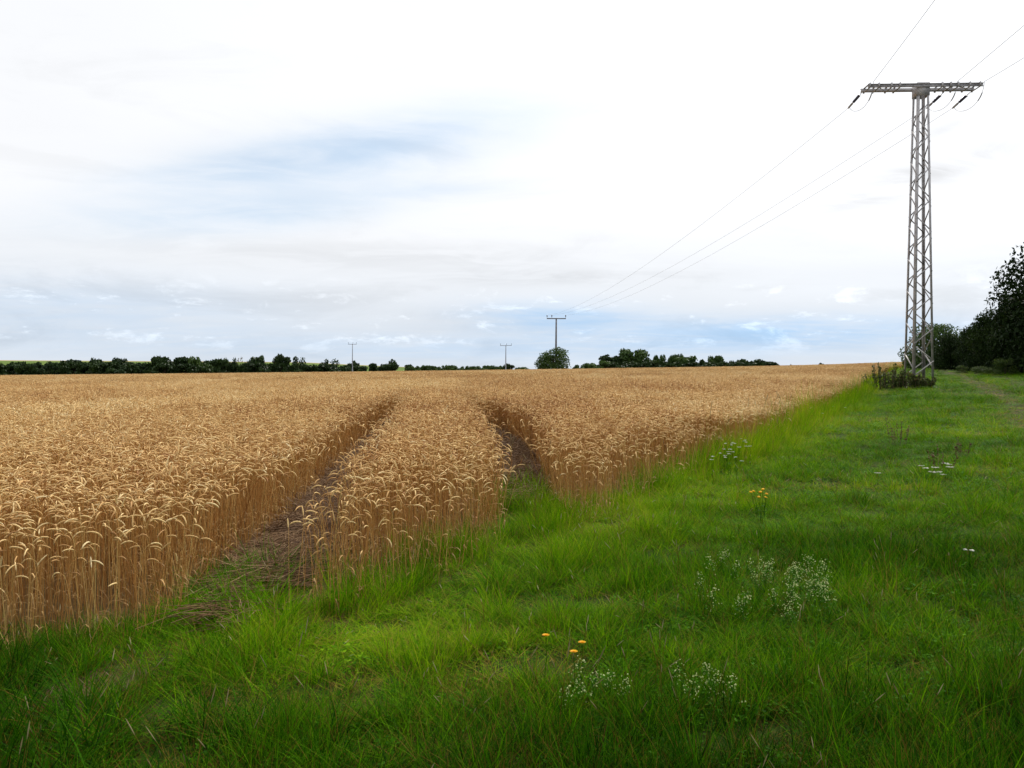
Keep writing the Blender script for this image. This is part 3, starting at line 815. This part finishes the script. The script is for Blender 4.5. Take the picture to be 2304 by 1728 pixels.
# neighbouring wooden poles of the line
def line_pole(px, ytop, Y, arm_px, mat, pins, label, th=1.0):
    X = on_ray(px, Y); z0 = float(terrain(X, Y)); h = height_at(ytop, Y) - z0
    r_ = empty('power_pole', (X, Y, z0), R(2)); tag(r_, label, 'power pole', 'power poles beyond the wheat')
    g = Geo(); P = np.array([(0, 0, -.3), (0, 0, h * .5), (.05, 0, h)])
    g.tube(P, np.array([.20, .17, .13]) * th, 8, 0); link('pole', g.mesh('pole', [mat], True), r_)
    w = arm_px / F_PX * Y
    g = Geo(); g.box((.05, -.16 * th, h - .10), (w, .10, .18 * th)); link('crossarm', g.mesh('crossarm', [mat]), r_)
    tips = []
    for f in pins:
        g = Geo(); x = .05 + f * w / 2
        g.tube([(x, -.16, h - .06), (x, -.16, h + .3), (x, -.16, h + .34), (x, -.16, h + .5), (x, -.16, h + .62)], np.array([.03, .03, .09, .12, .06]) * th, 8, 0)
        link('insulator', g.mesh('insulator', [M['insul']], True), r_)
        tips.append(r_.matrix_basis @ Vector((x, -.16, h + .6)) if False else Vector((X + x, Y - .16, z0 + h + .55)))
    return tips
tips = line_pole(1251, 716, 165, 43, M['pole'], (-.97, -.48, .97), 'dark power pole rising behind the single round tree', 1.15)
line_pole(1138, 777, 290, 26, M['pole_pale'], (-.95, .1, .95), 'thin power pole left of the single round tree, in front of the low bush row', 1.0)
line_pole(793, 774, 330, 19, M['pole_pale'], (-.95, .1, .95), 'farthest thin power pole, standing before the left hedge trees', 1.0)

# strain insulators, jumper loops and conductors
def sag(a, b, s, n=40):
    a, b = np.array(a, float), np.array(b, float)
    u_ = np.linspace(0, 1, n)[:, None]
    P = a + (b - a) * u_
    P[:, 2] -= (4 * s * u_ * (1 - u_))[:, 0]
    return P
bpy.context.view_layer.update()
cz = pz + TOP + .08
wires = []
for i, (wx, tip) in enumerate(zip((-2.60, 1.42, 2.72), tips)):
    a = np.array([PX + wx - .02, PY + HT + .24, cz - .02])
    full = sag(a, np.array(tip), 2.2, 90)
    d = full[4] - full[0]; d /= np.linalg.norm(d)
    d = d + np.array([0, 0, -.16]); d /= np.linalg.norm(d)
    # string of insulator discs, then a clamp
    L_ = 1.25
    st = a + d * .30
    g = Geo()
    prof, pts = [], []
    for q in range(7):
        for (o_, rr) in ((0, .036), (.012, .072), (.045, .066), (.060, .036)):
            pts.append(st + d * (q * .085 + o_)); prof.append(rr)
    loc = Vector(st)
    inv = pyl.matrix_world.inverted()
    def lp(P): return np.array([inv @ Vector(p) for p in P])
    g.tube(lp(pts), np.array(prof), 10, 0)
    link('insulator', g.mesh('insulator', [M['insul']], True), pyl)
    g = Geo()
    g.tube(lp([a, st]), .018, 5, 0)
    link('link_rod', g.mesh('link_rod', [M['steel']], True), pyl)
    g = Geo()
    e0 = st + d * .60
    e1 = e0 + d * .55
    g.tube(lp([e0, e0 + d * .12, e0 + d * .45, e1]), np.array([.03, .055, .05, .025]), 6, 0)
    link('strain_clamp', g.mesh('strain_clamp', [M['steel']], True), pyl)
    # jumper loop back under the arm to the incoming conductor
    b_ = np.array([PX + wx + .12, PY - HT - .15, cz + .16])
    k0 = e0 + d * .40
    ts = np.linspace(0, 1, 22)[:, None]
    c1 = k0 + np.array([.12, -.10, -.55]); c2 = b_ + np.array([.06, .25, -1.25])
    J = (1 - ts) ** 3 * k0 + 3 * (1 - ts) ** 2 * ts * c1 + 3 * (1 - ts) * ts ** 2 * c2 + ts ** 3 * b_
    g = Geo(); g.tube(lp(J), .011, 5, 0)
    g.tube(lp(J[15:19]), .028, 5, 0)
    link('jumper_wire', g.mesh('jumper_wire', [M['wire']], True), pyl)
    g = Geo(); W = sag(e1, np.array(tip), 2.0, 60); g.tube(W, .0085, 5, 0)
    o = link('power_line', g.mesh('power_line', [M['wire']], True))
    tag(o, ['conductor from the left end of the pylon crossarm to the far pole', 'conductor from the middle of the pylon crossarm to the far pole', 'conductor from the right end of the pylon crossarm to the far pole'][i], 'power line', 'conductors strung from the pylon to the far pole')
    wires.append(b_)
for i, (b_, (ux, uy, uz)) in enumerate(zip(wires, ((2101, 0, 29.0), (2304, 52, 31.9), (2304, 130, 34.6)))):
    q = np.array([on_ray(ux, uz), uz, height_at(uy, uz)])
    dirn = (q - b_); k = 70.0 / abs(dirn[1])
    far_ = b_ + dirn * k; far_[2] = b_[2] - .3
    # parabola through the point where the conductor leaves the picture
    u_ = 1.0 / k
    lin = b_[2] + (far_[2] - b_[2]) * u_
    s_ = max((lin - q[2]) / (4 * u_ * (1 - u_)), .2)
    g = Geo(); g.tube(sag(b_, far_, min(s_, 1.8), 50), .0105, 5, 0)
    o = link('power_line', g.mesh('power_line', [M['wire']], True))
    tag(o, ['conductor leaving the left part of the crossarm steeply towards the top edge', 'conductor leaving the right half of the crossarm, upper of the two at right edge', 'conductor leaving the right tip of the crossarm, lower of the two at right edge'][i], 'power line', 'conductors running overhead from the pylon')

# ------------------------------------------------------------------ trees
def crown_mesh(seed, n, leafsize, mat, shape='round', lobes=16, flat=.62):
    """unit crown: radius 1, from z=0 to z=1; leaf-sized faces spread through overlapping clumps"""
    r = np.random.default_rng(seed); g = Geo()
    C, Rr = [], []
    for k in range(lobes):
        a = r.uniform(0, 6.283)
        if shape == 'round': z = r.uniform(.22, .86); m_ = math.sqrt(max(1 - ((z - .50) / .52) ** 2, .05)) * .70
        elif shape == 'dome': z = r.uniform(.08, .80); m_ = math.sqrt(max(1 - (z / .98) ** 2, .05)) * .78
        elif shape == 'tall': z = r.uniform(.12, .92); m_ = .55 * math.sqrt(max(1 - ((z - .5) / .55) ** 2, .05))
        else: z = r.uniform(.30, .90); m_ = math.sqrt(max(1 - ((z - .62) / .40) ** 2, .05)) * .80
        q = m_ * math.sqrt(r.uniform(.15, 1))
        C.append((q * math.cos(a), q * math.sin(a), z)); Rr.append(r.uniform(.22, .40))
    C, Rr = np.array(C), np.array(Rr)
    w = Rr ** 2; which = r.choice(lobes, n, p=w / w.sum())
    D = r.normal(size=(n, 3)); D /= np.linalg.norm(D, axis=1)[:, None]
    rad = Rr[which] * (1 - .55 * r.random(n) ** 2) * r.uniform(.85, 1.08, n)
    vscale = .55 if shape != 'tall' else .62
    P = C[which] + D * rad[:, None] * np.array([1, 1, vscale])
    P[:, 2] = np.where(P[:, 2] < .02, .02 + r.random(n) * .06, P[:, 2])
    q_ = np.percentile(np.abs(P[:, :2]), 96); P[:, :2] /= q_
    P[:, 2] *= .96 / np.percentile(P[:, 2], 99)
    N_ = D + r.normal(0, .8, (n, 3)); N_ /= np.linalg.norm(N_, axis=1)[:, None]
    U = np.cross(N_, r.normal(size=(n, 3))); U /= np.linalg.norm(U, axis=1)[:, None]; Vv = np.cross(N_, U)
    S = leafsize * r.uniform(.5, 1.3, n)[:, None]
    sz = np.array([1, 1, flat])
    rows = [P - U * S * sz, P + Vv * S * .6 * sz, P + U * S * sz, P - Vv * S * .6 * sz]
    I = np.arange(n)
    cl = r.random(lobes)[which]
    var = np.clip(.45 * cl + .55 * r.random(n), 0, 1)
    g.add(np.concatenate(rows), [np.stack([I, n + I, 2 * n + I, 3 * n + I], 1)], 0, np.tile(var, 4))
    return g.mesh('crown', [mat])
def trunk_mesh(seed, thick=.07):
    r = np.random.default_rng(seed); g = Geo()
    top = .72
    P = np.array([(r.normal(0, .02) * s, r.normal(0, .02) * s, -.05 + (top + .05) * s) for s in np.linspace(0, 1, 6)])
    g.tube(P, np.linspace(thick * 1.3, thick * .35, 6), 7, 0)
    for k in range(6):
        b = P[2 + k % 3]; a = k * 1.05 + r.uniform(-.4, .4); L = r.uniform(.35, .6)
        Q_ = [b, b + np.array([math.cos(a) * L * .5, math.sin(a) * L * .5, .12]), b + np.array([math.cos(a) * L, math.sin(a) * L, .26])]
        g.tube(Q_, np.array([.45, .3, .1]) * thick, 5, 0)
    return g.mesh('trunk', [M['bark']], True)
trunks = [trunk_mesh(i) for i in range(3)]
FAR = {'round': [crown_mesh(700 + i, 2400, .135, M['leaf_dark'], 'round', 18) for i in range(4)],
       'dome': [crown_mesh(720 + i, 2300, .15, M['leaf_dark'], 'dome', 16) for i in range(4)],
       'tall': [crown_mesh(740 + i, 1700, .15, M['leaf_mid'], 'tall', 16) for i in range(3)],
       'open': [crown_mesh(760 + i, 900, .10, M['leaf_dark'], 'open', 11) for i in range(3)],
       'sparse': [crown_mesh(780, 160, .09, M['thatch'], 'open', 9)],
       'midround': [crown_mesh(790 + i, 2400, .13, M['leaf_mid'], 'round', 18) for i in range(3)],
       'middome': [crown_mesh(795 + i, 2300, .14, M['leaf_mid'], 'dome', 16) for i in range(3)]}
cnt = [0]
def tree(name, px, top, wpx, Y, shape, label, cat, group=None, lib=None, X=None, h=None, base_drop=0.0):
    lib = lib or FAR
    X = on_ray(px, Y) if X is None else X
    z0 = float(terrain(X, Y)) - base_drop
    h = (height_at(top, Y) - z0) if h is None else h
    w = wpx / F_PX * Y / 2
    t_ = empty(name, (X, Y, z0), 0)
    tag(t_, label, cat, group)
    k = cnt[0]; cnt[0] += 1
    c_ = link('crown', lib[shape][k % len(lib[shape])], t_)
    c_.scale = (w * 1.06, w * 1.06, h); c_.rotation_euler = (0, 0, k * 2.39)
    tr = link('trunk', trunks[k % 3], t_)
    tr.scale = (min(w, h * .5), min(w, h * .5), h)
    return t_
# continuous low hedge, far left
HG = 'dark bushes merged in the long hedge beyond the wheat'
HL = 'dark hedge bush in the unbroken row beyond the wheat at far left'
for px in np.arange(-90, 470, 21):
    px = px + rng.uniform(-5, 5)
    tree('hedge_bush', px, 817 + rng.uniform(-2.5, 2.5), rng.uniform(34, 46), 330 + rng.uniform(-12, 12), 'dome', HL, 'bush', HG)
HL2 = 'dark low bush between the taller trees of the left hedge'
for px in np.arange(470, 830, 20):
    px = px + rng.uniform(-5, 5)
    tree('hedge_bush', px, np.interp(px, [470, 640, 830], [817, 820, 823.5]) + rng.uniform(-2, 2), rng.uniform(30, 40), 350 + rng.uniform(-12, 12), 'dome', HL2, 'bush', HG)
HL3 = 'small dark bush in the low distant row between the two thin power poles'
for px in np.arange(925, 1140, 15):
    px = px + rng.uniform(-4, 4)
    tree('hedge_bush', px, 824 + rng.uniform(-1.8, 1.5), rng.uniform(20, 30), 480 + rng.uniform(-15, 15), 'middome', HL3, 'bush', 'small bushes in the distant row')
TG = 'trees standing out of the left hedge'
for a in ((170, 810.5, 40, 338, 'dome', 'broad low bump in the left hedge, first rise from the left edge'),
          (213, 808.5, 36, 335, 'dome', 'rounded bush top rising just right of the first bump in the left hedge'),
          (273, 806.5, 32, 332, 'round', 'small pointed tree rising alone from the low left hedge'),
          (362, 802.5, 32, 332, 'round', 'narrow round tree, leftmost of three taller trees in the hedge'),
          (407, 804.5, 42, 330, 'dome', 'broad bushy tree, middle of three taller trees in the hedge'),
          (436, 803.5, 30, 330, 'tall', 'narrow upright tree, right one of three taller trees in the hedge'),
          (470, 812, 26, 345, 'dome', 'low dark bush just right of the three taller hedge trees'),
          (493, 808, 30, 345, 'round', 'small round tree left of the bare pale tree'),
          (519, 804.5, 26, 350, 'open', 'flat topped tree directly left of the bare pale tree'),
          (541, 803, 16, 352, 'sparse', 'nearly bare pale tree in the left hedge'),
          (575, 804.5, 38, 345, 'dome', 'broad rounded tree just right of the bare pale tree'),
          (587, 800.5, 13, 347, 'tall', 'slim pointed tree top growing out of the broad rounded one'),
          (633, 799.5, 38, 350, 'round', 'large round dark tree, tallest of the left hedge'),
          (669, 801.5, 32, 355, 'open', 'umbrella shaped tree with a clear trunk, right of the tallest hedge tree'),
          (741, 808.5, 42, 355, 'open', 'wide loose tree with gaps of sky, left of the farthest pole'),
          (797, 814.5, 26, 360, 'dome', 'low dark tree right beside the farthest power pole'),
          (841, 818.0, 24, 365, 'dome', 'small low bush left of the dark round tree at hedge end'),
          (879, 810.0, 30, 365, 'round', 'dark round tree at the right end of the left hedge'),
          (862, 820.0, 24, 368, 'dome', 'low bush touching the dark round tree at hedge end'),
          (922, 820.5, 18, 470, 'round', 'small lone tree at the left end of the distant bush row'),
          (1139, 819.5, 28, 470, 'round', 'rounded tree behind the thin pole left of the single tree'),
          (1174, 826.5, 34, 470, 'middome', 'low distant bush left of the single round tree'),
          (1222, 824.0, 26, 175, 'dome', 'low dark shrub at the left foot of the single round tree')):
    tree('hedge_tree', *a[:5], a[5], 'tree', TG)
WG = 'trees of the distant copse beyond the wheat'
for a in ((1303, 821.5, 24, 410, 'middome', 'small low bush at the left end of the distant copse'),
          (1322, 817.5, 26, 415, 'middome', 'second low bush from the left end of the distant copse'),
          (1350, 812.5, 46, 410, 'middome', 'broad rounded bush left of the dark trees of the copse'),
          (1374, 801.0, 48, 425, 'round', 'dark rounded tree left of the tallest tree of the copse'),
          (1397, 801.5, 36, 430, 'round', 'dark tree pressed against the left side of the tallest copse tree'),
          (1426, 786.5, 56, 425, 'midround', 'tallest tree of the copse with a broad flattened crown'),
          (1445, 806.0, 36, 420, 'dome', 'dark lower tree under the right side of the tallest copse tree'),
          (1464, 810.0, 30, 420, 'middome', 'low tree in the gap right of the tallest copse tree'),
          (1478, 799.5, 12, 425, 'tall', 'left of two slim upright trees right of the tallest copse tree'),
          (1489, 799.0, 16, 425, 'tall', 'right of two slim upright trees right of the tallest copse tree'),
          (1509, 800.5, 14, 425, 'tall', 'slim upright tree at the left of the pale rounded copse tree'),
          (1519, 798.0, 15, 428, 'tall', 'taller slim tree beside the pale rounded copse tree'),
          (1531, 797.0, 16, 428, 'tall', 'slim tree growing right against the pale rounded copse tree'),
          (1550, 802.5, 46, 420, 'midround', 'pale green rounded tree in the middle of the copse'),
          (1568, 809.5, 30, 415, 'dome', 'dark lower tree at the right side of the pale rounded one'),
          (1590, 816.0, 34, 415, 'dome', 'low dark bush in the dip of the copse'),
          (1602, 801.5, 16, 425, 'tall', 'left of a pair of upright trees in the right half of the copse'),
          (1614, 800.5, 18, 425, 'tall', 'right of a pair of upright trees in the right half of the copse'),
          (1636, 812.5, 30, 415, 'dome', 'low dark tree just right of the upright pair'),
          (1667, 809.0, 36, 415, 'dome', 'rounded dark tree in the right third of the copse'),
          (1699, 810.5, 42, 415, 'dome', 'broad dark tree near the right end of the copse'),
          (1724, 813.5, 34, 415, 'dome', 'lower dark tree, last but one at the right end of the copse'),
          (1742, 819.0, 18, 415, 'dome', 'smallest bush ending the copse at its right'),
          (1780, 820.5, 8, 400, 'dome', 'tiny lone bush on the skyline right of the copse'),
          (1848, 817.2, 10, 300, 'dome', 'tiny bush top on the skyline left of the pylon')):
    tree('copse_tree', *a[:5], a[5], 'tree', WG)
for px in np.arange(1378, 1735, 22):
    tree('copse_bush', px + rng.uniform(-4, 4), np.interp(px, [1378, 1735], [814.5, 816]) + rng.uniform(-1.5, 2), 34, 408 + rng.uniform(-6, 6), 'dome',
         'dark underwood bush filling the foot of the distant copse', 'bush', 'underwood of the copse')
SOLO = {'solo': [crown_mesh(801, 5200, .062, M['leaf_mid'], 'dome', 30)]}
tree('round_tree', 1245, 783, 62, 157, 'solo', 'single round green tree on the skyline in front of the power pole', 'tree', None, SOLO)

# dark wood edge at the right
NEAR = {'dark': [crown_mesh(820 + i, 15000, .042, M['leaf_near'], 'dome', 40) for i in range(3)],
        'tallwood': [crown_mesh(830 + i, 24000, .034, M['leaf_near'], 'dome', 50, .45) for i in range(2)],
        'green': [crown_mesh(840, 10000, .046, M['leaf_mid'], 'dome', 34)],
        'light': [crown_mesh(850 + i, 4500, .050, M['leaf_bright'], 'dome', 22) for i in range(2)]}
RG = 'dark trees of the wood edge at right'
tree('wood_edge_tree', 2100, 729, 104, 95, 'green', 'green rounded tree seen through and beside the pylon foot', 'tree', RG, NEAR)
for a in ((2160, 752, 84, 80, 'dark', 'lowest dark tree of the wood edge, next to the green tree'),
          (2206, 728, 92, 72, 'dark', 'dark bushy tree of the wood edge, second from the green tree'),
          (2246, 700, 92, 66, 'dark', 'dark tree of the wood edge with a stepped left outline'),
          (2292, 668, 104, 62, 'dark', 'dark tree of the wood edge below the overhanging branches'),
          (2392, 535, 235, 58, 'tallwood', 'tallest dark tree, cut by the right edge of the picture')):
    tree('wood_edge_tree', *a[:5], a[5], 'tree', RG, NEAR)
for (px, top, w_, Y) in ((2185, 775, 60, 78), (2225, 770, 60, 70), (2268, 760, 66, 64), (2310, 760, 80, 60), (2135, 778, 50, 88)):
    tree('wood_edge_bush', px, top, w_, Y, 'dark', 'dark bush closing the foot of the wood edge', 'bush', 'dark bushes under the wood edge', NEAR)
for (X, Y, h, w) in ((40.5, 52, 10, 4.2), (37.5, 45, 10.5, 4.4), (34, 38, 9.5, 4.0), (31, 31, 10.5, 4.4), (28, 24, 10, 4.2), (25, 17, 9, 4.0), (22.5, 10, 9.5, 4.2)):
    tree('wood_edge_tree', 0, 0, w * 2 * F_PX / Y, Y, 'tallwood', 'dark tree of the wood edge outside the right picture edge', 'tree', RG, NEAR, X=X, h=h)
for a in ((2262, 806, 46, 57, 'light', 'yellowish round bush standing before the dark wood edge'),
          (2206, 824, 34, 60, 'light', 'low bright green weed mound at the end of the dirt track'),
          (2164, 822, 22, 66, 'light', 'small bright green shrub left of the track end'),
          (2228, 827, 30, 58, 'light', 'low green weed mound between track and yellowish bush')):
    tree('bush', *a[:5], a[5], 'bush', None, NEAR)

# ------------------------------------------------------------------ shrubs at the pylon foot
def shrub(px, Yd, w, h, nst, seed, label, spread=.5):
    r = np.random.default_rng(seed)
    X = on_ray(px, Yd); z0 = float(terrain(X, Yd))
    s_ = empty('shrub', (X, Yd, z0)); tag(s_, label, 'shrub', 'shrubs round the pylon foot')
    gs, gl = Geo(), Geo()
    for k in range(nst):
        a = r.uniform(0, 6.283); q = w * .5 * math.sqrt(r.random()) ; hh = h * r.uniform(.5, 1.05)
        b = np.array([q * math.cos(a) * .7, q * math.sin(a) * .7, -.03])
        e = b + np.array([math.cos(a) * spread * hh * r.uniform(.1, .8), math.sin(a) * spread * hh * r.uniform(.1, .8), hh])
        mid = (b + e) / 2 + np.array([r.normal(0, .05), r.normal(0, .05), .05])
        P = np.array([b, mid, e]); gs.tube(P, np.array([.012, .009, .004]), 4, 0, .5, False)
        nl = int(24 * hh / h) + 6
        for j in range(nl):
            f = r.uniform(.12, 1.0); c_ = (b * (1 - f) ** 2 + mid * 2 * f * (1 - f) + e * f * f) + r.normal(0, .035, 3)
            d = r.normal(size=3) + np.array([0, 0, .8]); d /= np.linalg.norm(d); u_ = np.cross(d, r.normal(size=3)); u_ /= np.linalg.norm(u_)
            L = r.uniform(.04, .085)
            gl.add([c_ - d * L, c_ + u_ * L * .45, c_ + d * L, c_ - u_ * L * .45], [[(0, 1, 2, 3)]], 0, np.clip(r.uniform(0, .75) + (.25 if f > .8 else 0), 0, 1))
    link('stems', gs.mesh('stems', [M['twig']]), s_)
    link('leaves', gl.mesh('leaves', [M['shrub']]), s_)
shrub(1990, 37.6, 1.2, 1.25, 30, 1, 'dark shrub with upright reddish shoots left of the pylon', .22)
shrub(2020, 37.9, 1.1, 1.0, 30, 2, 'dense dark shrub touching the left pylon leg', .2)
shrub(2060, 38.4, 1.0, .85, 30, 3, 'brown green shrub growing inside the pylon legs', .25)
shrub(2085, 38.2, .9, .55, 22, 4, 'low dark shrub at the right front leg of the pylon', .5)
shrub(1958, 37.4, .8, .85, 12, 5, 'sparse leaning shrub farthest left of the pylon, against the wheat', .55)

# ------------------------------------------------------------------ flowers and tall weeds
def at(px, py, hh):
    """world point whose plant of height hh shows its top at this place in the photograph"""
    Yg = np.linspace(2.5, 60, 3000)
    yy = HZ - (terrain(on_ray(px, Yg), Yg) + hh - EYE) / Yg * F_PX
    Y = float(Yg[np.argmax(yy <= py)])
    X = on_ray(px, Y)
    return X, Y, float(ground_z(X, Y))
def disc(g, c, rad, nrm, mat, n=8, var=.5, h=0.006):
    nrm = np.asarray(nrm, float); nrm /= np.linalg.norm(nrm)
    u_ = np.cross(nrm, [0.3, 1, .1]); u_ /= np.linalg.norm(u_); v_ = np.cross(nrm, u_)
    th = np.arange(n) * 2 * math.pi / n
    ring = np.asarray(c) + rad * (np.cos(th)[:, None] * u_ + np.sin(th)[:, None] * v_)
    V = np.concatenate([ring, [np.asarray(c) + nrm * h], [np.asarray(c) - nrm * h]])
    g.add(V, [[(i, (i + 1) % n, n) for i in range(n)] + [((i + 1) % n, i, n + 1) for i in range(n)]], mat, var)
def stem(g, p, q, rad=.0018, mat=0):
    p, q = np.asarray(p, float), np.asarray(q, float)
    g.tube(np.array([p, (p + q) / 2 + np.array([.01, .004, 0]), q]), rad, 4, mat, .4, False)
YG = 'orange yellow flower heads in the near grass'
for i, (px, py, lb) in enumerate(((1224, 1437, 'orange yellow flower head, leftmost of three in the near grass'), (1306, 1446, 'orange yellow flower head, rightmost of three in the near grass'),
                                  (1287, 1466, 'orange yellow flower head, lowest and largest of three in near grass'))):
    hh = .24; X, Y, z = at(px, py, hh); r = np.random.default_rng(40 + i)
    f_ = empty('yellow_flower', (X, Y, z)); tag(f_, lb, 'flower', YG)
    g = Geo(); stem(g, (0, 0, 0), (.01, 0, hh - .008), .0016); leaf(g, r, np.array([0, 0, .02]), 0, .010, .12); leaf(g, r, np.array([0, 0, .03]), 0, .010, .12)
    link('stem', g.mesh('stem', [M['weed']]), f_)
    g = Geo(); c_ = np.array([.01, 0, hh])
    for k in range(20):
        a = k * 6.283 / 20 + r.uniform(-.1, .1); d = np.array([math.cos(a), math.sin(a), .28 if k % 2 else .55]); s2 = np.array([-math.sin(a), math.cos(a), 0]) * .0035
        L = .020 if k % 2 else .014
        g.add([c_ + d * .003 - s2 * .5, c_ + d * .003 + s2 * .5, c_ + d * L + s2, c_ + d * L - s2], [[(0, 1, 2, 3)]], 0, r.random())
    disc(g, c_ + [0, 0, .004], .008, (0, 0, 1), 0, 8, .1)
    link('flower_head', g.mesh('flower_head', [M['yellow_petal']]), f_)
# ragwort with a handful of small yellow heads
X, Y, z = at(1712, 1112, .30); r = np.random.default_rng(60)
f_ = empty('ragwort', (X, Y, z)); tag(f_, 'small weed with a handful of bright yellow heads in the verge', 'weed')
g, gh = Geo(), Geo()
for (ox, oz) in ((-.10, .33), (-.065, .335), (.01, .36), (.015, .32), (.05, .315), (.045, .28), (.0, .27)):
    e = np.array([ox, r.uniform(-.05, .05), oz]); stem(g, (ox * .2, 0, 0), e, .0018); 
    for q in range(3): leaf(g, r, e * r.uniform(.2, .8), 0, .008, .08)
    disc(gh, e + [0, 0, .006], .018, (r.normal(0, .2), -.4, 1), 0, 9, r.random(), .008)
link('stems', g.mesh('stems', [M['weed']]), f_); link('flower_heads', gh.mesh('flower_heads', [M['yellow_petal']]), f_)

def umbel_plant(px, py, hh, nh, seed, label, group, rad=.035, mat='white_petal', spread=.10, dry=False):
    r = np.random.default_rng(seed); X, Y, z = at(px, py, hh)
    f_ = empty('white_umbel_plant', (X, Y, z)); tag(f_, label, 'wildflower', group)
    g, gh = Geo(), Geo()
    b = np.array([0, 0, hh * .5]); stem(g, (0, 0, 0), b, .0025)
    for k in range(nh):
        a = r.uniform(0, 6.283); e = np.array([math.cos(a) * spread * r.uniform(.2, 1), math.sin(a) * spread * r.uniform(.2, 1), hh * r.uniform(.86, 1.0)]) if k else np.array([0, 0, hh])
        stem(g, b * r.uniform(.6, 1), e, .0016)
        for q in range(9):
            a2 = r.uniform(0, 6.283); q2 = rad * math.sqrt(r.random()); c_ = e + np.array([math.cos(a2) * q2, math.sin(a2) * q2, .006 * r.random()])
            disc(gh, c_, rad * r.uniform(.25, .45), (r.normal(0, .25), r.normal(0, .25), 1), 0, 6, r.random(), .004)
    for q in range(6): leaf(g, r, np.array([0, 0, hh * r.uniform(.1, .6)]), 0, .006, .09)
    link('stems', g.mesh('stems', [M['weed']]), f_); link('flower_heads', gh.mesh('flower_heads', [M[mat]]), f_)
UG = 'white umbel flowers at the wheat edge'
i = 0
for (px, py) in ((1620, 986), (1634, 1000), (1643, 1010), (1668, 986), (1676, 990), (1655, 1000), (1688, 1003), (1622, 1020), (1640, 1022), (1657, 1028), (1604, 1027), (1630, 1010), (1649, 995)):
    umbel_plant(px, py, .36 + .04 * (i % 3), 2, 900 + i, 'white umbel flower crowded in the patch where wheat meets the verge', UG, .024); i += 1
for (px, py, lb) in ((2074, 1047, 'leftmost flat white flower head of the group in the right verge'), (2105, 1050, 'white flower heads in the middle of the right verge group'),
                     (2128, 1042, 'topmost white flower head of the right verge group'), (2142, 1050, 'white flower head at the right end of the right verge group'),
                     (2098, 1064, 'lower left white flower head of the right verge group'), (2114, 1064, 'lowest right white flower head of the right verge group')):
    umbel_plant(px, py, .24, 2, 930 + i, lb, 'flat white flowers in the right verge', .038, 'white_petal', .07); i += 1
for (px, py, lb) in ((1976, 1063, 'lone small white flower in the middle verge'), (2182, 1240, 'white flower pair low in the turf near the right edge'), (1876, 914, 'small white flower by the wheat edge before the pylon'),
                     (1902, 918, 'white flower right of the first one before the pylon'), (1851, 931, 'white flower nearest the wheat before the pylon')):
    umbel_plant(px, py, .22, 1, 950 + i, lb, 'scattered white flowers', .034); i += 1

def plume(px, py, hh, seed, label, group):
    """bedstraw: a leaning stem with a loose cream plume"""
    r = np.random.default_rng(seed); X, Y, z = at(px, py, hh)
    f_ = empty('bedstraw', (X, Y, z)); tag(f_, label, 'wildflower', group)
    g, gh = Geo(), Geo(); a = r.uniform(0, 6.283); b = np.array([math.cos(a) * .07, math.sin(a) * .07, hh])
    stem(g, (0, 0, 0), b, .0014)
    for q in range(22):
        f = r.uniform(.15, .95); leaf(g, r, b * f + r.normal(0, .012, 3), 0, .005, .05)
    for k in range(34):
        f = r.uniform(.50, 1.02); sp = .055 * (1.15 - f) + .012
        c_ = b * f + r.normal(0, sp * .6, 3)
        disc(gh, c_, r.uniform(.003, .0062), r.normal(size=3) + [0, 0, .6], 0, 5, r.random(), .002)
    link('stem', g.mesh('stem', [M['weed']]), f_); link('flower_plume', gh.mesh('flower_plume', [M['cream_petal']]), f_)
r = np.random.default_rng(77)
PG = 'cream bedstraw plumes in the verge'
for k in range(34):
    u_ = r.random()
    if k < 14: px, py = r.uniform(1700, 1880), 1262 + r.normal(0, 10) + (r.random() < .4) * 22
    elif k < 22: px, py = r.uniform(1800, 1880), r.uniform(1270, 1330)
    elif k < 28: px, py = r.uniform(1585, 1640), r.uniform(1230, 1330)
    else: px, py = r.uniform(1650, 1790), r.uniform(1280, 1350)
    plume(px, py, r.uniform(.17, .25), 1000 + k, 'cream bedstraw plume in the clump right of the frame centre', PG)
for k, (px, py) in enumerate(((1295, 1494), (1318, 1506), (1330, 1528), (1370, 1520), (1386, 1532), (1292, 1540))):
    plume(px, py, .16, 1100 + k, 'small cream bedstraw plume below the three orange yellow flowers', 'small bedstraw below the yellow flowers')
for k, (px, py) in enumerate(((1540, 1506), (1574, 1508), (1580, 1520), (1625, 1508), (1646, 1540), (1532, 1530))):
    plume(px, py, .18, 1120 + k, 'small cream bedstraw plume in the low clump right of the yellow flowers', 'low bedstraw clump')
def dead_weed(px, py, hh, nst, seed, label):
    r = np.random.default_rng(seed); X, Y, z = at(px, py, hh)
    f_ = empty('dead_weed', (X, Y, z)); tag(f_, label, 'weed', 'dry brown weed stalks in the verge')
    g, gh = Geo(), Geo()
    for k in range(nst):
        o_ = r.uniform(-.13, .13, 2); e = np.array([o_[0] * 1.6, o_[1] * 1.6, hh * r.uniform(.6, 1.05)]); b = np.array([o_[0], o_[1], 0])
        stem(g, b, e, .003)
        for q in range(14):
            f = r.uniform(.35, 1); disc(gh, b + (e - b) * f + r.normal(0, .012, 3), r.uniform(.008, .016), r.normal(size=3), 0, 5, r.random() * .5, .004)
    link('stems', g.mesh('stems', [M['twig']]), f_); link('seed_clusters', gh.mesh('seed_clusters', [M['straw']]), f_)
dead_weed(2022, 938, .52, 9, 5, 'dry grey brown weed clump standing in the verge before the pylon')
dead_weed(2115, 1000, .40, 6, 6, 'thin dry weed left of the white flowers in the right verge')
dead_weed(2160, 985, .36, 5, 7, 'thin dry weed above the white flowers near the dirt track')
